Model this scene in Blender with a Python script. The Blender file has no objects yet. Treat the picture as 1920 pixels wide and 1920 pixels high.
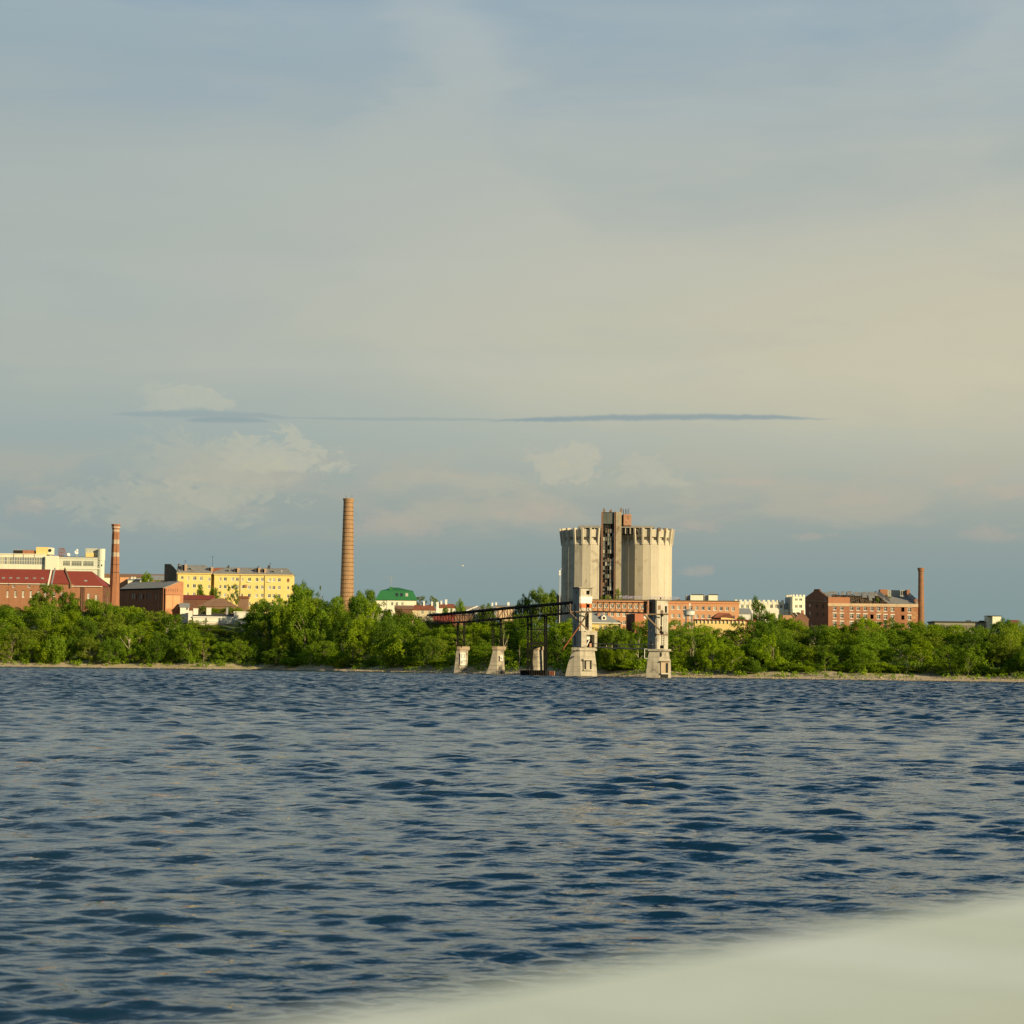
import bpy, bmesh, math, random
import numpy as np
from mathutils import Vector, Matrix, noise as mnoise
random.seed(7)
RNG = np.random.default_rng(11)
scene = bpy.context.scene
COL = scene.collection
rad = math.radians

# ------------------------------------------------------------------ camera
F = 4000.0                      # focal length in photograph pixels (1920 px frame)
EYE = Vector((0.0, 0.0, 4.5))
PITCH = math.atan(281 / F)
ROLL = rad(0.66)
_fw = Vector((0, math.cos(PITCH), math.sin(PITCH)))
_up0 = Vector((0, -math.sin(PITCH), math.cos(PITCH)))
_rt0 = Vector((1, 0, 0))
_rt = _rt0 * math.cos(ROLL) + _up0 * math.sin(ROLL)
_up = _up0 * math.cos(ROLL) - _rt0 * math.sin(ROLL)
cam_data = bpy.data.cameras.new('camera')
cam = bpy.data.objects.new('camera', cam_data)
COL.objects.link(cam)
M3 = Matrix((_rt, _up, -_fw)).transposed()
cam.matrix_world = Matrix.Translation(EYE) @ M3.to_4x4()
cam_data.sensor_width = 36
cam_data.lens = 36 * F / 1920
cam_data.clip_start = 0.05
cam_data.clip_end = 20000
cam_data.dof.use_dof = True
cam_data.dof.focus_distance = 760
cam_data.dof.aperture_fstop = 2.7
scene.camera = cam

def ray(px, py):
    return _rt * ((px - 960) / F) + _up * (-(py - 960) / F) + _fw
def W(px, py, Y):
    """world point seen at a measured picture position, at the distance Y"""
    d = ray(px, py)
    return EYE + d * ((Y - EYE.y) / d.y)
def hor(px):
    return 1241 + (px - 960) * math.tan(ROLL)

# ------------------------------------------------------------------ light
SUN_AZ, SUN_EL = rad(130), rad(17)       # clockwise from +Y
tosun = Vector((math.sin(SUN_AZ) * math.cos(SUN_EL), math.cos(SUN_AZ) * math.cos(SUN_EL), math.sin(SUN_EL)))
sd = bpy.data.lights.new('sun', 'SUN')
sd.energy = 5.0
sd.angle = rad(0.55)
sd.color = (1.0, 0.79, 0.46)
so = bpy.data.objects.new('sun', sd)
COL.objects.link(so)
so.rotation_euler = tosun.to_track_quat('Z', 'Y').to_euler()
scene.view_settings.view_transform = 'Standard'
scene.view_settings.look = 'None'
scene.view_settings.exposure = 0.42
scene.view_settings.gamma = 1.0
scene.view_settings.use_curve_mapping = False
scene.cycles.max_bounces = 6
scene.cycles.transparent_max_bounces = 6
scene.cycles.use_denoising = True

def s2l(r, g, b):
    f = lambda c: (c / 255 / 12.92) if c / 255 <= 0.04045 else ((c / 255 + 0.055) / 1.055) ** 2.4
    return (f(r), f(g), f(b), 1)

class NT:
    """small helper for writing node trees"""
    def __init__(s, tree): s.t = tree; s.n = tree.nodes; s.l = tree.links
    def node(s, typ, **kw):
        n = s.n.new(typ)
        for k, v in kw.items(): setattr(n, k, v)
        return n
    def put(s, sock, v):
        if isinstance(v, bpy.types.NodeSocket): s.l.new(v, sock)
        elif v is not None:
            if isinstance(v, (tuple, list)) and sock.type == 'RGBA' and len(v) == 3: v = (*v, 1)
            sock.default_value = v
    def m(s, op, a, b=None, c=None, clamp=False):
        n = s.node('ShaderNodeMath', operation=op, use_clamp=clamp)
        s.put(n.inputs[0], a)
        if b is not None: s.put(n.inputs[1], b)
        if c is not None: s.put(n.inputs[2], c)
        return n.outputs[0]
    def v(s, op, a, b=None):
        n = s.node('ShaderNodeVectorMath', operation=op)
        s.put(n.inputs[0], a)
        if b is not None:
            s.put(n.inputs[3] if op == 'SCALE' else n.inputs[1], b)
        return n.outputs[1] if op in ('LENGTH', 'DOT_PRODUCT') else n.outputs[0]
    def xyz(s, x, y, z):
        n = s.node('ShaderNodeCombineXYZ')
        s.put(n.inputs[0], x); s.put(n.inputs[1], y); s.put(n.inputs[2], z)
        return n.outputs[0]
    def mix(s, f, a, b, blend='MIX'):
        n = s.node('ShaderNodeMix', data_type='RGBA', blend_type=blend)
        s.put(n.inputs[0], f); s.put(n.inputs[6], a); s.put(n.inputs[7], b)
        return n.outputs[2]
    def noise(s, vec, scale, detail=3, rough=0.55, dist=0.0):
        n = s.node('ShaderNodeTexNoise')
        s.put(n.inputs['Vector'], vec); n.inputs['Scale'].default_value = scale
        n.inputs['Detail'].default_value = detail; n.inputs['Roughness'].default_value = rough
        n.inputs['Distortion'].default_value = dist
        return n.outputs[0]
    def ss(s, x, lo, hi, to0=0.0, to1=1.0):
        n = s.node('ShaderNodeMapRange', interpolation_type='SMOOTHSTEP')
        s.put(n.inputs[0], x); s.put(n.inputs[1], lo); s.put(n.inputs[2], hi)
        n.inputs[3].default_value = to0; n.inputs[4].default_value = to1
        return n.outputs[0]
    def ramp(s, x, stops):
        n = s.node('ShaderNodeValToRGB')
        e = n.color_ramp.elements
        while len(e) < len(stops): e.new(0.5)
        for el, (p, c) in zip(e, stops): el.position = p; el.color = c
        s.put(n.inputs[0], x)
        return n.outputs[0]

# ------------------------------------------------------------------ sky
world = bpy.data.worlds.new('World')
scene.world = world
world.use_nodes = True
world.node_tree.nodes.clear()
T = NT(world.node_tree)
out = T.node('ShaderNodeOutputWorld')
bg = T.node('ShaderNodeBackground')
T.l.new(bg.outputs[0], out.inputs[0])
skyn = T.node('ShaderNodeTexSky', sky_type='NISHITA')
skyn.sun_disc = False
skyn.sun_elevation = SUN_EL
skyn.sun_rotation = SUN_AZ
skyn.air_density = 1.3; skyn.dust_density = 2.5; skyn.ozone_density = 1.5
nish = T.mix(1.0, skyn.outputs[0], (0.105, 0.105, 0.105, 1), 'MULTIPLY')
dirn = T.v('NORMALIZE', T.node('ShaderNodeTexCoord').outputs['Generated'])
sep = T.node('ShaderNodeSeparateXYZ'); T.put(sep.inputs[0], dirn)
AZ = T.m('ARCTAN2', sep.outputs[0], sep.outputs[1])         # 0 straight ahead, + to the right
EL = T.m('ARCSINE', sep.outputs[2])
# angles in thousandths of 1/4 radian so cloud sizes can be written with the measured numbers
U = T.m('ADD', T.m('MULTIPLY', AZ, 4000), 960)
V = T.m('SUBTRACT', 1241, T.m('MULTIPLY', EL, 4000))
V = T.m('ADD', V, T.m('MULTIPLY', T.m('SUBTRACT', U, 960), 0.0115))
# high veil cloud: colour follows elevation, warmer toward the sun's side
veil = T.ramp(T.m('MULTIPLY', EL, 2.0), [
    (0.0, s2l(122, 142, 143)), (0.085, s2l(132, 149, 148)), (0.15, s2l(150, 158, 151)), (0.21, s2l(158, 169, 163)),
    (0.27, s2l(178, 180, 166)), (0.36, s2l(174, 178, 169)), (0.50, s2l(167, 175, 172)),
    (0.60, s2l(160, 173, 178)), (0.68, s2l(112, 144, 168)), (0.80, s2l(74, 110, 146)), (1.0, s2l(42, 74, 110))])
wp = T.xyz(T.m('MULTIPLY', AZ, 1.0), T.m('MULTIPLY', EL, 2.6), 0.3)
n_big = T.noise(wp, 3.2, 4, 0.5, 0.4)
n_mid = T.noise(T.xyz(T.m('MULTIPLY', AZ, 2.2), T.m('MULTIPLY', EL, 9), 1.3), 3.0, 5, 0.55, 0.5)
# brightening toward the right
warm = T.m('MULTIPLY', T.ss(AZ, -0.20, 0.34), T.m('MULTIPLY', T.ss(EL, 0.055, 0.125), T.ss(EL, 0.27, 0.14)))
veil = T.mix(T.m('MULTIPLY', warm, 0.74), veil, s2l(199, 190, 161))
leftcool = T.m('MULTIPLY', T.ss(AZ, 0.02, -0.26), 0.32)
veil = T.mix(leftcool, veil, s2l(138, 156, 160))
cover = T.m('ADD', T.m('MULTIPLY', T.ss(n_big, 0.30, 0.72), 0.35), T.m('MULTIPLY', T.ss(n_mid, 0.3, 0.7), 0.18))
plume = T.m('MULTIPLY', T.ss(T.m('ABSOLUTE', T.m('ADD', T.m('ADD', AZ, 0.035), T.m('MULTIPLY', T.m('SUBTRACT', n_mid, 0.5), 0.12))), T.m('SUBTRACT', 0.12, T.m('MULTIPLY', EL, 0.28)), 0.0), T.ss(EL, 0.14, 0.22))
cover = T.m('ADD', T.m('ADD', cover, T.m('MULTIPLY', plume, 0.3)), 0.62, clamp=True)
lowband = T.ss(EL, 0.19, 0.10)
cover = T.m('MAXIMUM', cover, T.m('MULTIPLY', lowband, 0.93))
blue = T.mix(0.72, nish, s2l(118, 146, 164))
blue = T.mix(T.ss(EL, 0.30, 0.48), blue, T.mix(0.7, nish, s2l(40, 72, 104)))
col = T.mix(cover, blue, veil)
# blue wedges between streaks in the upper sky
streak = T.noise(T.xyz(T.m('MULTIPLY', AZ, 5.0), T.m('MULTIPLY', EL, 26), 4.1), 1.0, 5, 0.6, 0.6)
hi = T.m('MULTIPLY', T.m('MULTIPLY', T.ss(streak, 0.50, 0.68), T.m('SUBTRACT', 1.0, plume)), T.m('MULTIPLY', T.ss(EL, 0.23, 0.29), 0.35))
col = T.mix(hi, col, s2l(126, 152, 178))
gap = T.noise(T.xyz(T.m('MULTIPLY', AZ, 4.2), T.m('MULTIPLY', EL, 9.0), 12.4), 1.0, 5, 0.6, 0.8)
gm_ = T.m('MULTIPLY', T.m('MULTIPLY', T.ss(gap, 0.46, 0.64), T.m('SUBTRACT', 1.0, plume)), T.m('MULTIPLY', T.ss(EL, 0.215, 0.30), 0.28))
col = T.mix(gm_, col, s2l(122, 152, 172))
strk2 = T.m('MULTIPLY', T.ss(T.noise(T.xyz(T.m('MULTIPLY', AZ, 3.0), T.m('MULTIPLY', EL, 40), 9.1), 1.0, 4, 0.5, 0.3), 0.45, 0.7), T.m('MULTIPLY', T.ss(EL, 0.10, 0.14), 0.10))
col = T.mix(strk2, col, s2l(186, 190, 182))
# cumulus tops: ellipses with a noisy rim, flat soft base
cn = T.noise(T.xyz(T.m('MULTIPLY', U, 0.016), T.m('MULTIPLY', V, 0.026), 0.0), 1.0, 8, 0.66, 0.6)
cn2 = T.noise(T.xyz(T.m('MULTIPLY', U, 0.045), T.m('MULTIPLY', V, 0.06), 3.0), 1.0, 5, 0.6)
puff = T.m('ADD', T.m('MULTIPLY', T.m('SUBTRACT', cn, 0.5), 3.0), T.m('MULTIPLY', T.m('ABSOLUTE', T.m('SUBTRACT', cn2, 0.5)), -0.8))
def cumulus(col, cx, cy, rx, ry, strength, color, edge=0.10, base=None, fade=(0, 0)):
    dx = T.m('DIVIDE', T.m('SUBTRACT', U, cx), rx)
    dy = T.m('DIVIDE', T.m('SUBTRACT', V, cy), ry)
    d = T.m('SQRT', T.m('ADD', T.m('MULTIPLY', dx, dx), T.m('MULTIPLY', dy, dy)))
    d = T.m('ADD', d, puff)
    mk = T.ss(d, 1.0, 1.0 - edge)
    if base is not None:
        mk = T.m('MULTIPLY', mk, T.ss(T.m('ADD', V, T.m('MULTIPLY', puff, 14)), base + 3, base - 6))
    if fade[1]:
        mk = T.m('MULTIPLY', mk, T.ss(U, fade[0], fade[1]))
    shade = T.m('ADD', T.m('MULTIPLY', T.ss(cn2, 0.3, 0.7), 0.3), 0.7)
    return T.mix(T.m('MULTIPLY', T.m('MULTIPLY', mk, shade), strength), col, color)
# low soft cloud band
lb = T.noise(T.xyz(T.m('MULTIPLY', U, 0.0032), T.m('MULTIPLY', V, 0.010), 7.0), 1.0, 7, 0.6, 0.2)
lbm = T.m('MULTIPLY', T.ss(lb, 0.43, 0.62), T.m('MULTIPLY', T.ss(V, 1035, 960), T.ss(V, 820, 900)))
col = T.mix(T.m('MULTIPLY', lbm, 0.5), col, s2l(176, 170, 152))
cream, cream2, pink = s2l(186, 183, 160), s2l(180, 178, 158), s2l(190, 168, 150)
col = cumulus(col, 345, 770, 88, 50, 0.42, s2l(187, 186, 165), 0.36, base=776, fade=(215, 330))
col = cumulus(col, 500, 868, 125, 62, 0.50, s2l(190, 187, 165), 0.38, base=886, fade=(300, 520))
col = cumulus(col, 380, 880, 220, 75, 0.35, cream2, 0.5, fade=(150, 330))
col = cumulus(col, 300, 945, 230, 52, 0.35, cream2, 0.6)
col = cumulus(col, 1062, 872, 84, 48, 0.42, s2l(194, 186, 162), 0.42, base=908, fade=(900, 1040))
col = cumulus(col, 1215, 890, 74, 38, 0.34, cream, 0.5, base=910)
col = cumulus(col, 1080, 905, 330, 30, 0.22, cream2, 0.7)
for cx, cy, rx, ry in ((1300, 985, 75, 18), (1525, 1008, 42, 9), (1840, 1010, 85, 16), (1785, 912, 34, 14), (1610, 940, 70, 16), (1310, 1072, 45, 14),
                       (1410, 905, 70, 10), (1000, 965, 90, 22), (740, 985, 130, 30), (1900, 930, 70, 20), (60, 960, 60, 20)):
    col = cumulus(col, cx, cy, rx, ry, 0.26, pink, 0.8)
# thin dark stratus bars
def bar(col, x0, x1, y, h, k, sag=0.0, color=s2l(112, 138, 152)):
    xm, hw = (x0 + x1) / 2, (x1 - x0) / 2
    t = T.m('DIVIDE', T.m('SUBTRACT', U, xm), hw)
    tt = T.m('MULTIPLY', t, t)
    yy = T.m('ADD', T.m('SUBTRACT', V, y), T.m('ADD', T.m('MULTIPLY', tt, -sag), T.m('MULTIPLY', T.m('SUBTRACT', cn, 0.5), h * 1.2)))
    hh = T.m('MAXIMUM', T.m('MULTIPLY', T.m('SUBTRACT', 1, tt), h), 0.01)
    mk = T.ss(T.m('ABSOLUTE', T.m('DIVIDE', yy, hh)), 1.0, 0.2)
    mk = T.m('MULTIPLY', mk, T.ss(T.m('ABSOLUTE', t), 1.0, 0.6))
    return T.mix(T.m('MULTIPLY', mk, k), col, color)
col = bar(col, 860, 1600, 784, 9, 0.60, 9)
col = bar(col, 180, 580, 782, 11, 0.26, 6)
col = bar(col, 330, 520, 792, 8, 0.36, 3)
col = bar(col, 500, 1000, 787, 5, 0.25, 0)
below = T.ss(EL, 0.0, -0.02)
col = T.mix(below, col, s2l(60, 80, 90))
T.put(bg.inputs[0], col)
bg.inputs[1].default_value = 0.83

# ------------------------------------------------------------------ materials
MATS = {}
def mat(name, c, rough=0.85, var=0.25, scale=0.6, dark=None, streak=0.0, patch=None, patch_at=(0.55, 0.7), bump=0.0, line=0.0, spec=0.3, metal=0.0):
    """weathered surface: base colour, grain of two sizes, optional rain streaks, stain patches and course lines"""
    if name in MATS: return MATS[name]
    m = bpy.data.materials.new(name); m.use_nodes = True
    m.node_tree.nodes.clear()
    N = NT(m.node_tree)
    o = N.node('ShaderNodeOutputMaterial'); b = N.node('ShaderNodeBsdfPrincipled')
    N.l.new(b.outputs[0], o.inputs[0])
    pos = N.node('ShaderNodeNewGeometry').outputs['Position']
    c = (*c, 1) if len(c) == 3 else c
    d = dark or tuple(x * 0.55 for x in c[:3])
    n1 = N.noise(pos, scale, 5, 0.62)
    n2 = N.noise(pos, scale * 7, 3, 0.6)
    k = N.m('ADD', N.m('MULTIPLY', n1, 0.65), N.m('MULTIPLY', n2, 0.35))
    colr = N.mix(N.ss(k, 0.5 - 0.02, 0.5 + 0.22, 0, var * 2), c, (*d, 1))
    colr = N.mix(N.ss(k, 0.48, 0.30, 0, var), colr, tuple(min(1, x * 1.35) for x in c[:3]) + (1,))
    if streak:
        sp = N.v('MULTIPLY', pos, (1.3, 1.3, 0.07))
        st = N.noise(sp, 1.0, 5, 0.65)
        colr = N.mix(N.ss(st, 0.5, 0.72, 0, streak), colr, (*[x * 0.45 for x in c[:3]], 1))
    if patch:
        pn = N.noise(pos, 0.22, 6, 0.65, 0.6)
        colr = N.mix(N.ss(pn, patch_at[0], patch_at[1]), colr, (*patch, 1))
    if line:
        sx = N.node('ShaderNodeSeparateXYZ'); N.put(sx.inputs[0], pos)
        fr = N.m('FRACT', N.m('MULTIPLY', sx.outputs[2], 1 / line))
        colr = N.mix(N.ss(fr, 0.16, 0.04, 0, 0.45), colr, (*[x * 0.5 for x in c[:3]], 1))
    N.put(b.inputs['Base Color'], colr)
    b.inputs['Roughness'].default_value = rough
    b.inputs['Metallic'].default_value = metal
    b.inputs['Specular IOR Level'].default_value = spec
    if bump:
        bn = N.node('ShaderNodeBump'); bn.inputs['Strength'].default_value = bump; bn.inputs['Distance'].default_value = 0.1
        N.put(bn.inputs['Height'], n2); N.l.new(bn.outputs[0], b.inputs['Normal'])
    MATS[name] = m
    return m

M_conc = mat('silo_concrete', (0.50, 0.46, 0.36), var=0.14, scale=0.16, streak=0.26, patch=(0.34, 0.30, 0.23), patch_at=(0.57, 0.75))
M_conc2 = mat('pier_concrete', (0.42, 0.385, 0.30), var=0.45, scale=0.6, streak=0.6, patch=(0.20, 0.18, 0.14), patch_at=(0.52, 0.64), line=1.6)
M_tow = mat('tower_plaster', (0.48, 0.455, 0.37), var=0.4, scale=0.6, streak=0.65, patch=(0.24, 0.22, 0.17), patch_at=(0.53, 0.64))
M_brick = mat('red_brick', (0.345, 0.162, 0.088), var=0.3, scale=0.7, streak=0.25, patch=(0.27, 0.12, 0.06), line=0.6)
M_brickm = mat('mill_brick', (0.355, 0.158, 0.085), var=0.35, scale=0.6, streak=0.35, patch=(0.46, 0.27, 0.13), patch_at=(0.55, 0.66), line=0.6)
M_brickd = mat('dark_and_shaded_brick', (0.17, 0.085, 0.055), var=0.4, scale=0.6, streak=0.4)  # dark brick; also carries the shade painted onto the mill's left gable
M_brickc = mat('chimney_brick', (0.35, 0.215, 0.115), var=0.3, scale=0.5, streak=0.4, line=0.8)
M_brickr = mat('chimney_red_brick', (0.31, 0.140, 0.075), var=0.3, scale=0.6, line=0.7)
M_brickp = mat('pale_brick_band', (0.44, 0.36, 0.27), var=0.4, scale=0.9)
M_orange = mat('orange_brick', (0.57, 0.30, 0.155), var=0.15, scale=0.4, streak=0.12)
M_yell = mat('yellow_plaster', (0.76, 0.61, 0.22), var=0.12, scale=0.3, streak=0.15, patch=(0.70, 0.46, 0.16), patch_at=(0.64, 0.72))
M_cream = mat('cream_plaster', (0.76, 0.73, 0.57), var=0.12, scale=0.3, streak=0.2)
M_creamy = mat('warm_cream_panel', (0.72, 0.55, 0.22), var=0.1, scale=0.3)
M_pale = mat('pale_green_plaster', (0.60, 0.63, 0.52), var=0.12, scale=0.4, streak=0.2)
M_white = mat('white_plaster', (0.74, 0.71, 0.60), var=0.15, scale=0.5, streak=0.25)
M_white2 = mat('white_paint', (0.78, 0.77, 0.70), var=0.08, scale=0.8)
M_redroof = mat('red_metal_roof', (0.23, 0.050, 0.036), rough=0.55, var=0.15, scale=0.3)
M_redroofd = mat('dull_red_roof', (0.20, 0.045, 0.035), rough=0.7, var=0.3, scale=0.4)
M_brroof = mat('brown_tin_roof', (0.24, 0.085, 0.045), rough=0.7, var=0.35, scale=0.4)
M_oldroof = mat('old_pinkish_roof', (0.23, 0.14, 0.09), var=0.4, scale=0.5)
M_gryroof = mat('grey_tin_roof', (0.25, 0.25, 0.235), rough=0.6, var=0.35, scale=0.3, streak=0.3, patch=(0.24, 0.13, 0.08), patch_at=(0.62, 0.72))
M_blueroof = mat('blue_grey_slate_roof', (0.24, 0.265, 0.27), rough=0.7, var=0.25, scale=0.5)
M_rustroof = mat('rusty_roof_panel', (0.30, 0.11, 0.05), var=0.4, scale=0.5)
M_green = mat('green_metal_roof', (0.030, 0.155, 0.055), rough=0.45, var=0.12, scale=0.4)
M_dark = mat('dark_recess', (0.02, 0.02, 0.018), var=0.2)
M_tar = mat('tar_roofing', (0.06, 0.058, 0.052), var=0.3)
M_steel = mat('black_rusty_steel', (0.008, 0.007, 0.006), rough=0.8, var=0.5, scale=0.8, patch=(0.018, 0.011, 0.007))
M_brown = mat('brown_beam_steel', (0.20, 0.14, 0.085), var=0.4, scale=1.0)
M_rust = mat('rust', (0.24, 0.085, 0.035), var=0.4, scale=0.8)
M_rustpale = mat('rusted_pale_tank', (0.42, 0.24, 0.15), var=0.5, scale=0.8, dark=(0.2, 0.07, 0.03))
M_grey = mat('grey_metal', (0.33, 0.34, 0.33), rough=0.5, var=0.2)
M_pipe = mat('galvanised', (0.6, 0.6, 0.56), rough=0.5, var=0.15)
M_frame = mat('white_window_frame', (0.75, 0.74, 0.66), var=0.05)
M_framed = mat('brown_window_frame', (0.22, 0.13, 0.08), var=0.2)
M_redpaint = mat('orange_red_paint', (0.52, 0.17, 0.07), var=0.25)
M_lilac = mat('lilac_sign_letters', (0.42, 0.38, 0.52), var=0.05)
M_bark = mat('bark', (0.20, 0.155, 0.105), var=0.4, scale=1.5)
M_barkp = mat('pale_bark', (0.42, 0.37, 0.27), var=0.35, scale=1.5)

def glass_mat(name, c, rough=0.12):
    m = bpy.data.materials.new(name); m.use_nodes = True
    N = NT(m.node_tree); b = m.node_tree.nodes['Principled BSDF']
    b.inputs['Base Color'].default_value = (*c, 1)
    b.inputs['Roughness'].default_value = rough
    b.inputs['Specular IOR Level'].default_value = 0.8
    return m
G_dark = glass_mat('dark_window_glass', (0.03, 0.04, 0.04))
G_mid = glass_mat('curtained_window_glass', (0.22, 0.24, 0.20))
G_pale = glass_mat('pale_window_glass', (0.42, 0.42, 0.34), 0.3)
G_ribbon = glass_mat('ribbon_window_glass', (0.20, 0.23, 0.24), 0.25)

# ------------------------------------------------------------------ mesh helpers
class MB:
    def __init__(s): s.v = []; s.f = []
    def add(s, vs, fs):
        o = len(s.v); s.v += [tuple(v) for v in vs]; s.f += [tuple(i + o for i in f) for f in fs]
        return s
    def box(s, x0, x1, y0, y1, z0, z1):
        return s.add([(x0, y0, z0), (x1, y0, z0), (x1, y1, z0), (x0, y1, z0), (x0, y0, z1), (x1, y0, z1), (x1, y1, z1), (x0, y1, z1)],
                     [(3, 2, 1, 0), (4, 5, 6, 7), (0, 1, 5, 4), (1, 2, 6, 5), (2, 3, 7, 6), (3, 0, 4, 7)])
    def loft(s, rings, cap=True):
        n = len(rings[0]); o = len(s.v)
        for r in rings: s.v += [tuple(p) for p in r]
        for k in range(len(rings) - 1):
            for i in range(n):
                j = (i + 1) % n
                s.f.append((o + k * n + i, o + k * n + j, o + (k + 1) * n + j, o + (k + 1) * n + i))
        if cap:
            s.f.append(tuple(o + i for i in reversed(range(n))))
            s.f.append(tuple(o + (len(rings) - 1) * n + i for i in range(n)))
        return s
    def tube(s, a, b, r0, r1=None, n=6):
        a, b = Vector(a), Vector(b); r1 = r0 if r1 is None else r1
        d = (b - a).normalized(); q = Vector((0, 0, 1)) if abs(d.z) < 0.9 else Vector((1, 0, 0))
        u = d.cross(q).normalized(); w = d.cross(u)
        c = [(math.cos(6.28318 * i / n + 0.4), math.sin(6.28318 * i / n + 0.4)) for i in range(n)]
        return s.loft([[a + (u * x + w * y) * r0 for x, y in c], [b + (u * x + w * y) * r1 for x, y in c]])
    def bar(s, a, b, t):
        return s.tube(a, b, t * 0.707, None, 4)
    def cyl(s, cx, cy, rz, n=16, ph=0.0):
        """rz: list of (radius, z)"""
        return s.loft([[(cx + r * math.cos(ph + 6.283185 * i / n), cy + r * math.sin(ph + 6.283185 * i / n), z) for i in range(n)] for r, z in rz])
    def mesh(s, name, m):
        me = bpy.data.meshes.new(name); me.from_pydata(s.v, [], s.f); me.materials.append(m)
        bm = bmesh.new(); bm.from_mesh(me); bmesh.ops.recalc_face_normals(bm, faces=bm.faces); bm.to_mesh(me); bm.free()
        return me
    def build(s, name, m, parent=None, loc=None, smooth=False):
        me = s.mesh(name, m)
        if smooth: me.polygons.foreach_set('use_smooth', [True] * len(me.polygons))
        return link(name, me, parent, loc)

def link(name, me, parent=None, loc=None):
    o = bpy.data.objects.new(name, me); COL.objects.link(o)
    if parent is not None: o.parent = parent
    if loc is not None: o.location = loc
    return o
def tag(o, label=None, cat=None, group=None, kind=None):
    if label: o['label'] = label
    if cat: o['category'] = cat
    if group: o['group'] = group
    if kind: o['kind'] = kind
    return o
def thing(name, label, cat, loc=(0, 0, 0), rz=0.0, group=None):
    o = bpy.data.objects.new(name, None); COL.objects.link(o)
    o.empty_display_size = 1; o.location = loc; o.rotation_euler = (0, 0, rz)
    return tag(o, label, cat, group)

# ------------------------------------------------------------------ terrain
SH = [(-3000, 1100), (-1200, 985), (-300, 905), (-198, 889), (-105, 880), (-24, 803), (25, 712), (50, 683), (87, 668), (154, 645), (300, 600), (1000, 420), (3000, 200)]
def lerp(tab, x):
    if x <= tab[0][0]: return tab[0][1]
    for (a, b), (c, d) in zip(tab, tab[1:]):
        if x <= c: return b + (d - b) * (x - a) / (c - a)
    return tab[-1][1]
def shore(x):
    return lerp(SH, x) + 5.0 * mnoise.noise(Vector((x * 0.035, 3, 0))) + 1.5 * mnoise.noise(Vector((x * 0.22, 9, 0)))
PL = [(-260, 27), (-110, 27), (-60, 22), (-20, 17), (150, 17.5), (300, 16)]
def gz(x, y):
    d = y - shore(x); H = lerp(PL, x)
    prof = [(-40, -4), (-3, -0.5), (0, 0.0), (3, 0.55), (9, 1.3), (14, 2.3), (60, 0.42 * H), (105, 0.68 * H), (165, H), (400, H + 1), (4000, H + 2)]
    z = lerp(prof, d)
    if d > 1: z += min(1, d / 18) * (0.8 * mnoise.noise(Vector((x * 0.07, y * 0.07, 0))) + 0.3 * mnoise.noise(Vector((x * 0.3, y * 0.3, 5))))
    return z
def shoreY(px):
    Y = 750.0
    for _ in range(12): Y = shore((px - 960) / F * Y)
    return Y

def build_terrain():
    xs = np.concatenate([np.linspace(-3500, -320, 16), np.arange(-300, 301, 2.5), np.linspace(320, 3500, 16)])
    ds = np.concatenate([[-40, -8, -3, -1], np.arange(0, 18, 1.0), np.arange(19, 180, 5), [200, 240, 300, 400, 700, 1500, 4000]])
    vs = []
    for x in xs:
        s = shore(x)
        for d in ds: vs.append((x, s + d, gz(x, s + d)))
    n = len(ds); fs = []
    for i in range(len(xs) - 1):
        for j in range(n - 1):
            a = i * n + j; fs.append((a, a + n, a + n + 1, a + 1))
    m = bpy.data.materials.new('river_bank'); m.use_nodes = True
    N = NT(m.node_tree); b = m.node_tree.nodes['Principled BSDF']
    pos = N.node('ShaderNodeNewGeometry').outputs['Position']
    sx = N.node('ShaderNodeSeparateXYZ'); N.put(sx.inputs[0], pos)
    n1 = N.noise(pos, 0.12, 5, 0.65); n2 = N.noise(pos, 1.2, 4, 0.7)
    zz = N.m('ADD', sx.outputs[2], N.m('MULTIPLY', N.m('SUBTRACT', n1, 0.5), 5.5))
    sand = N.mix(n2, (0.36, 0.28, 0.18, 1), (0.58, 0.48, 0.32, 1))
    sand = N.mix(N.ss(sx.outputs[2], 0.45, 0.12), sand, (0.17, 0.13, 0.085, 1))
    grass = N.mix(n2, (0.035, 0.07, 0.010, 1), (0.085, 0.13, 0.02, 1))
    N.put(b.inputs['Base Color'], N.mix(N.ss(zz, 2.0, 3.0), sand, grass))
    b.inputs['Roughness'].default_value = 0.95
    me = bpy.data.meshes.new('river_bank'); me.from_pydata(vs, [], fs); me.materials.append(m)
    o = link('river_bank', me); tag(o, 'sandy river bank rising to the town plateau', None, None, 'structure')
build_terrain()

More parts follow.
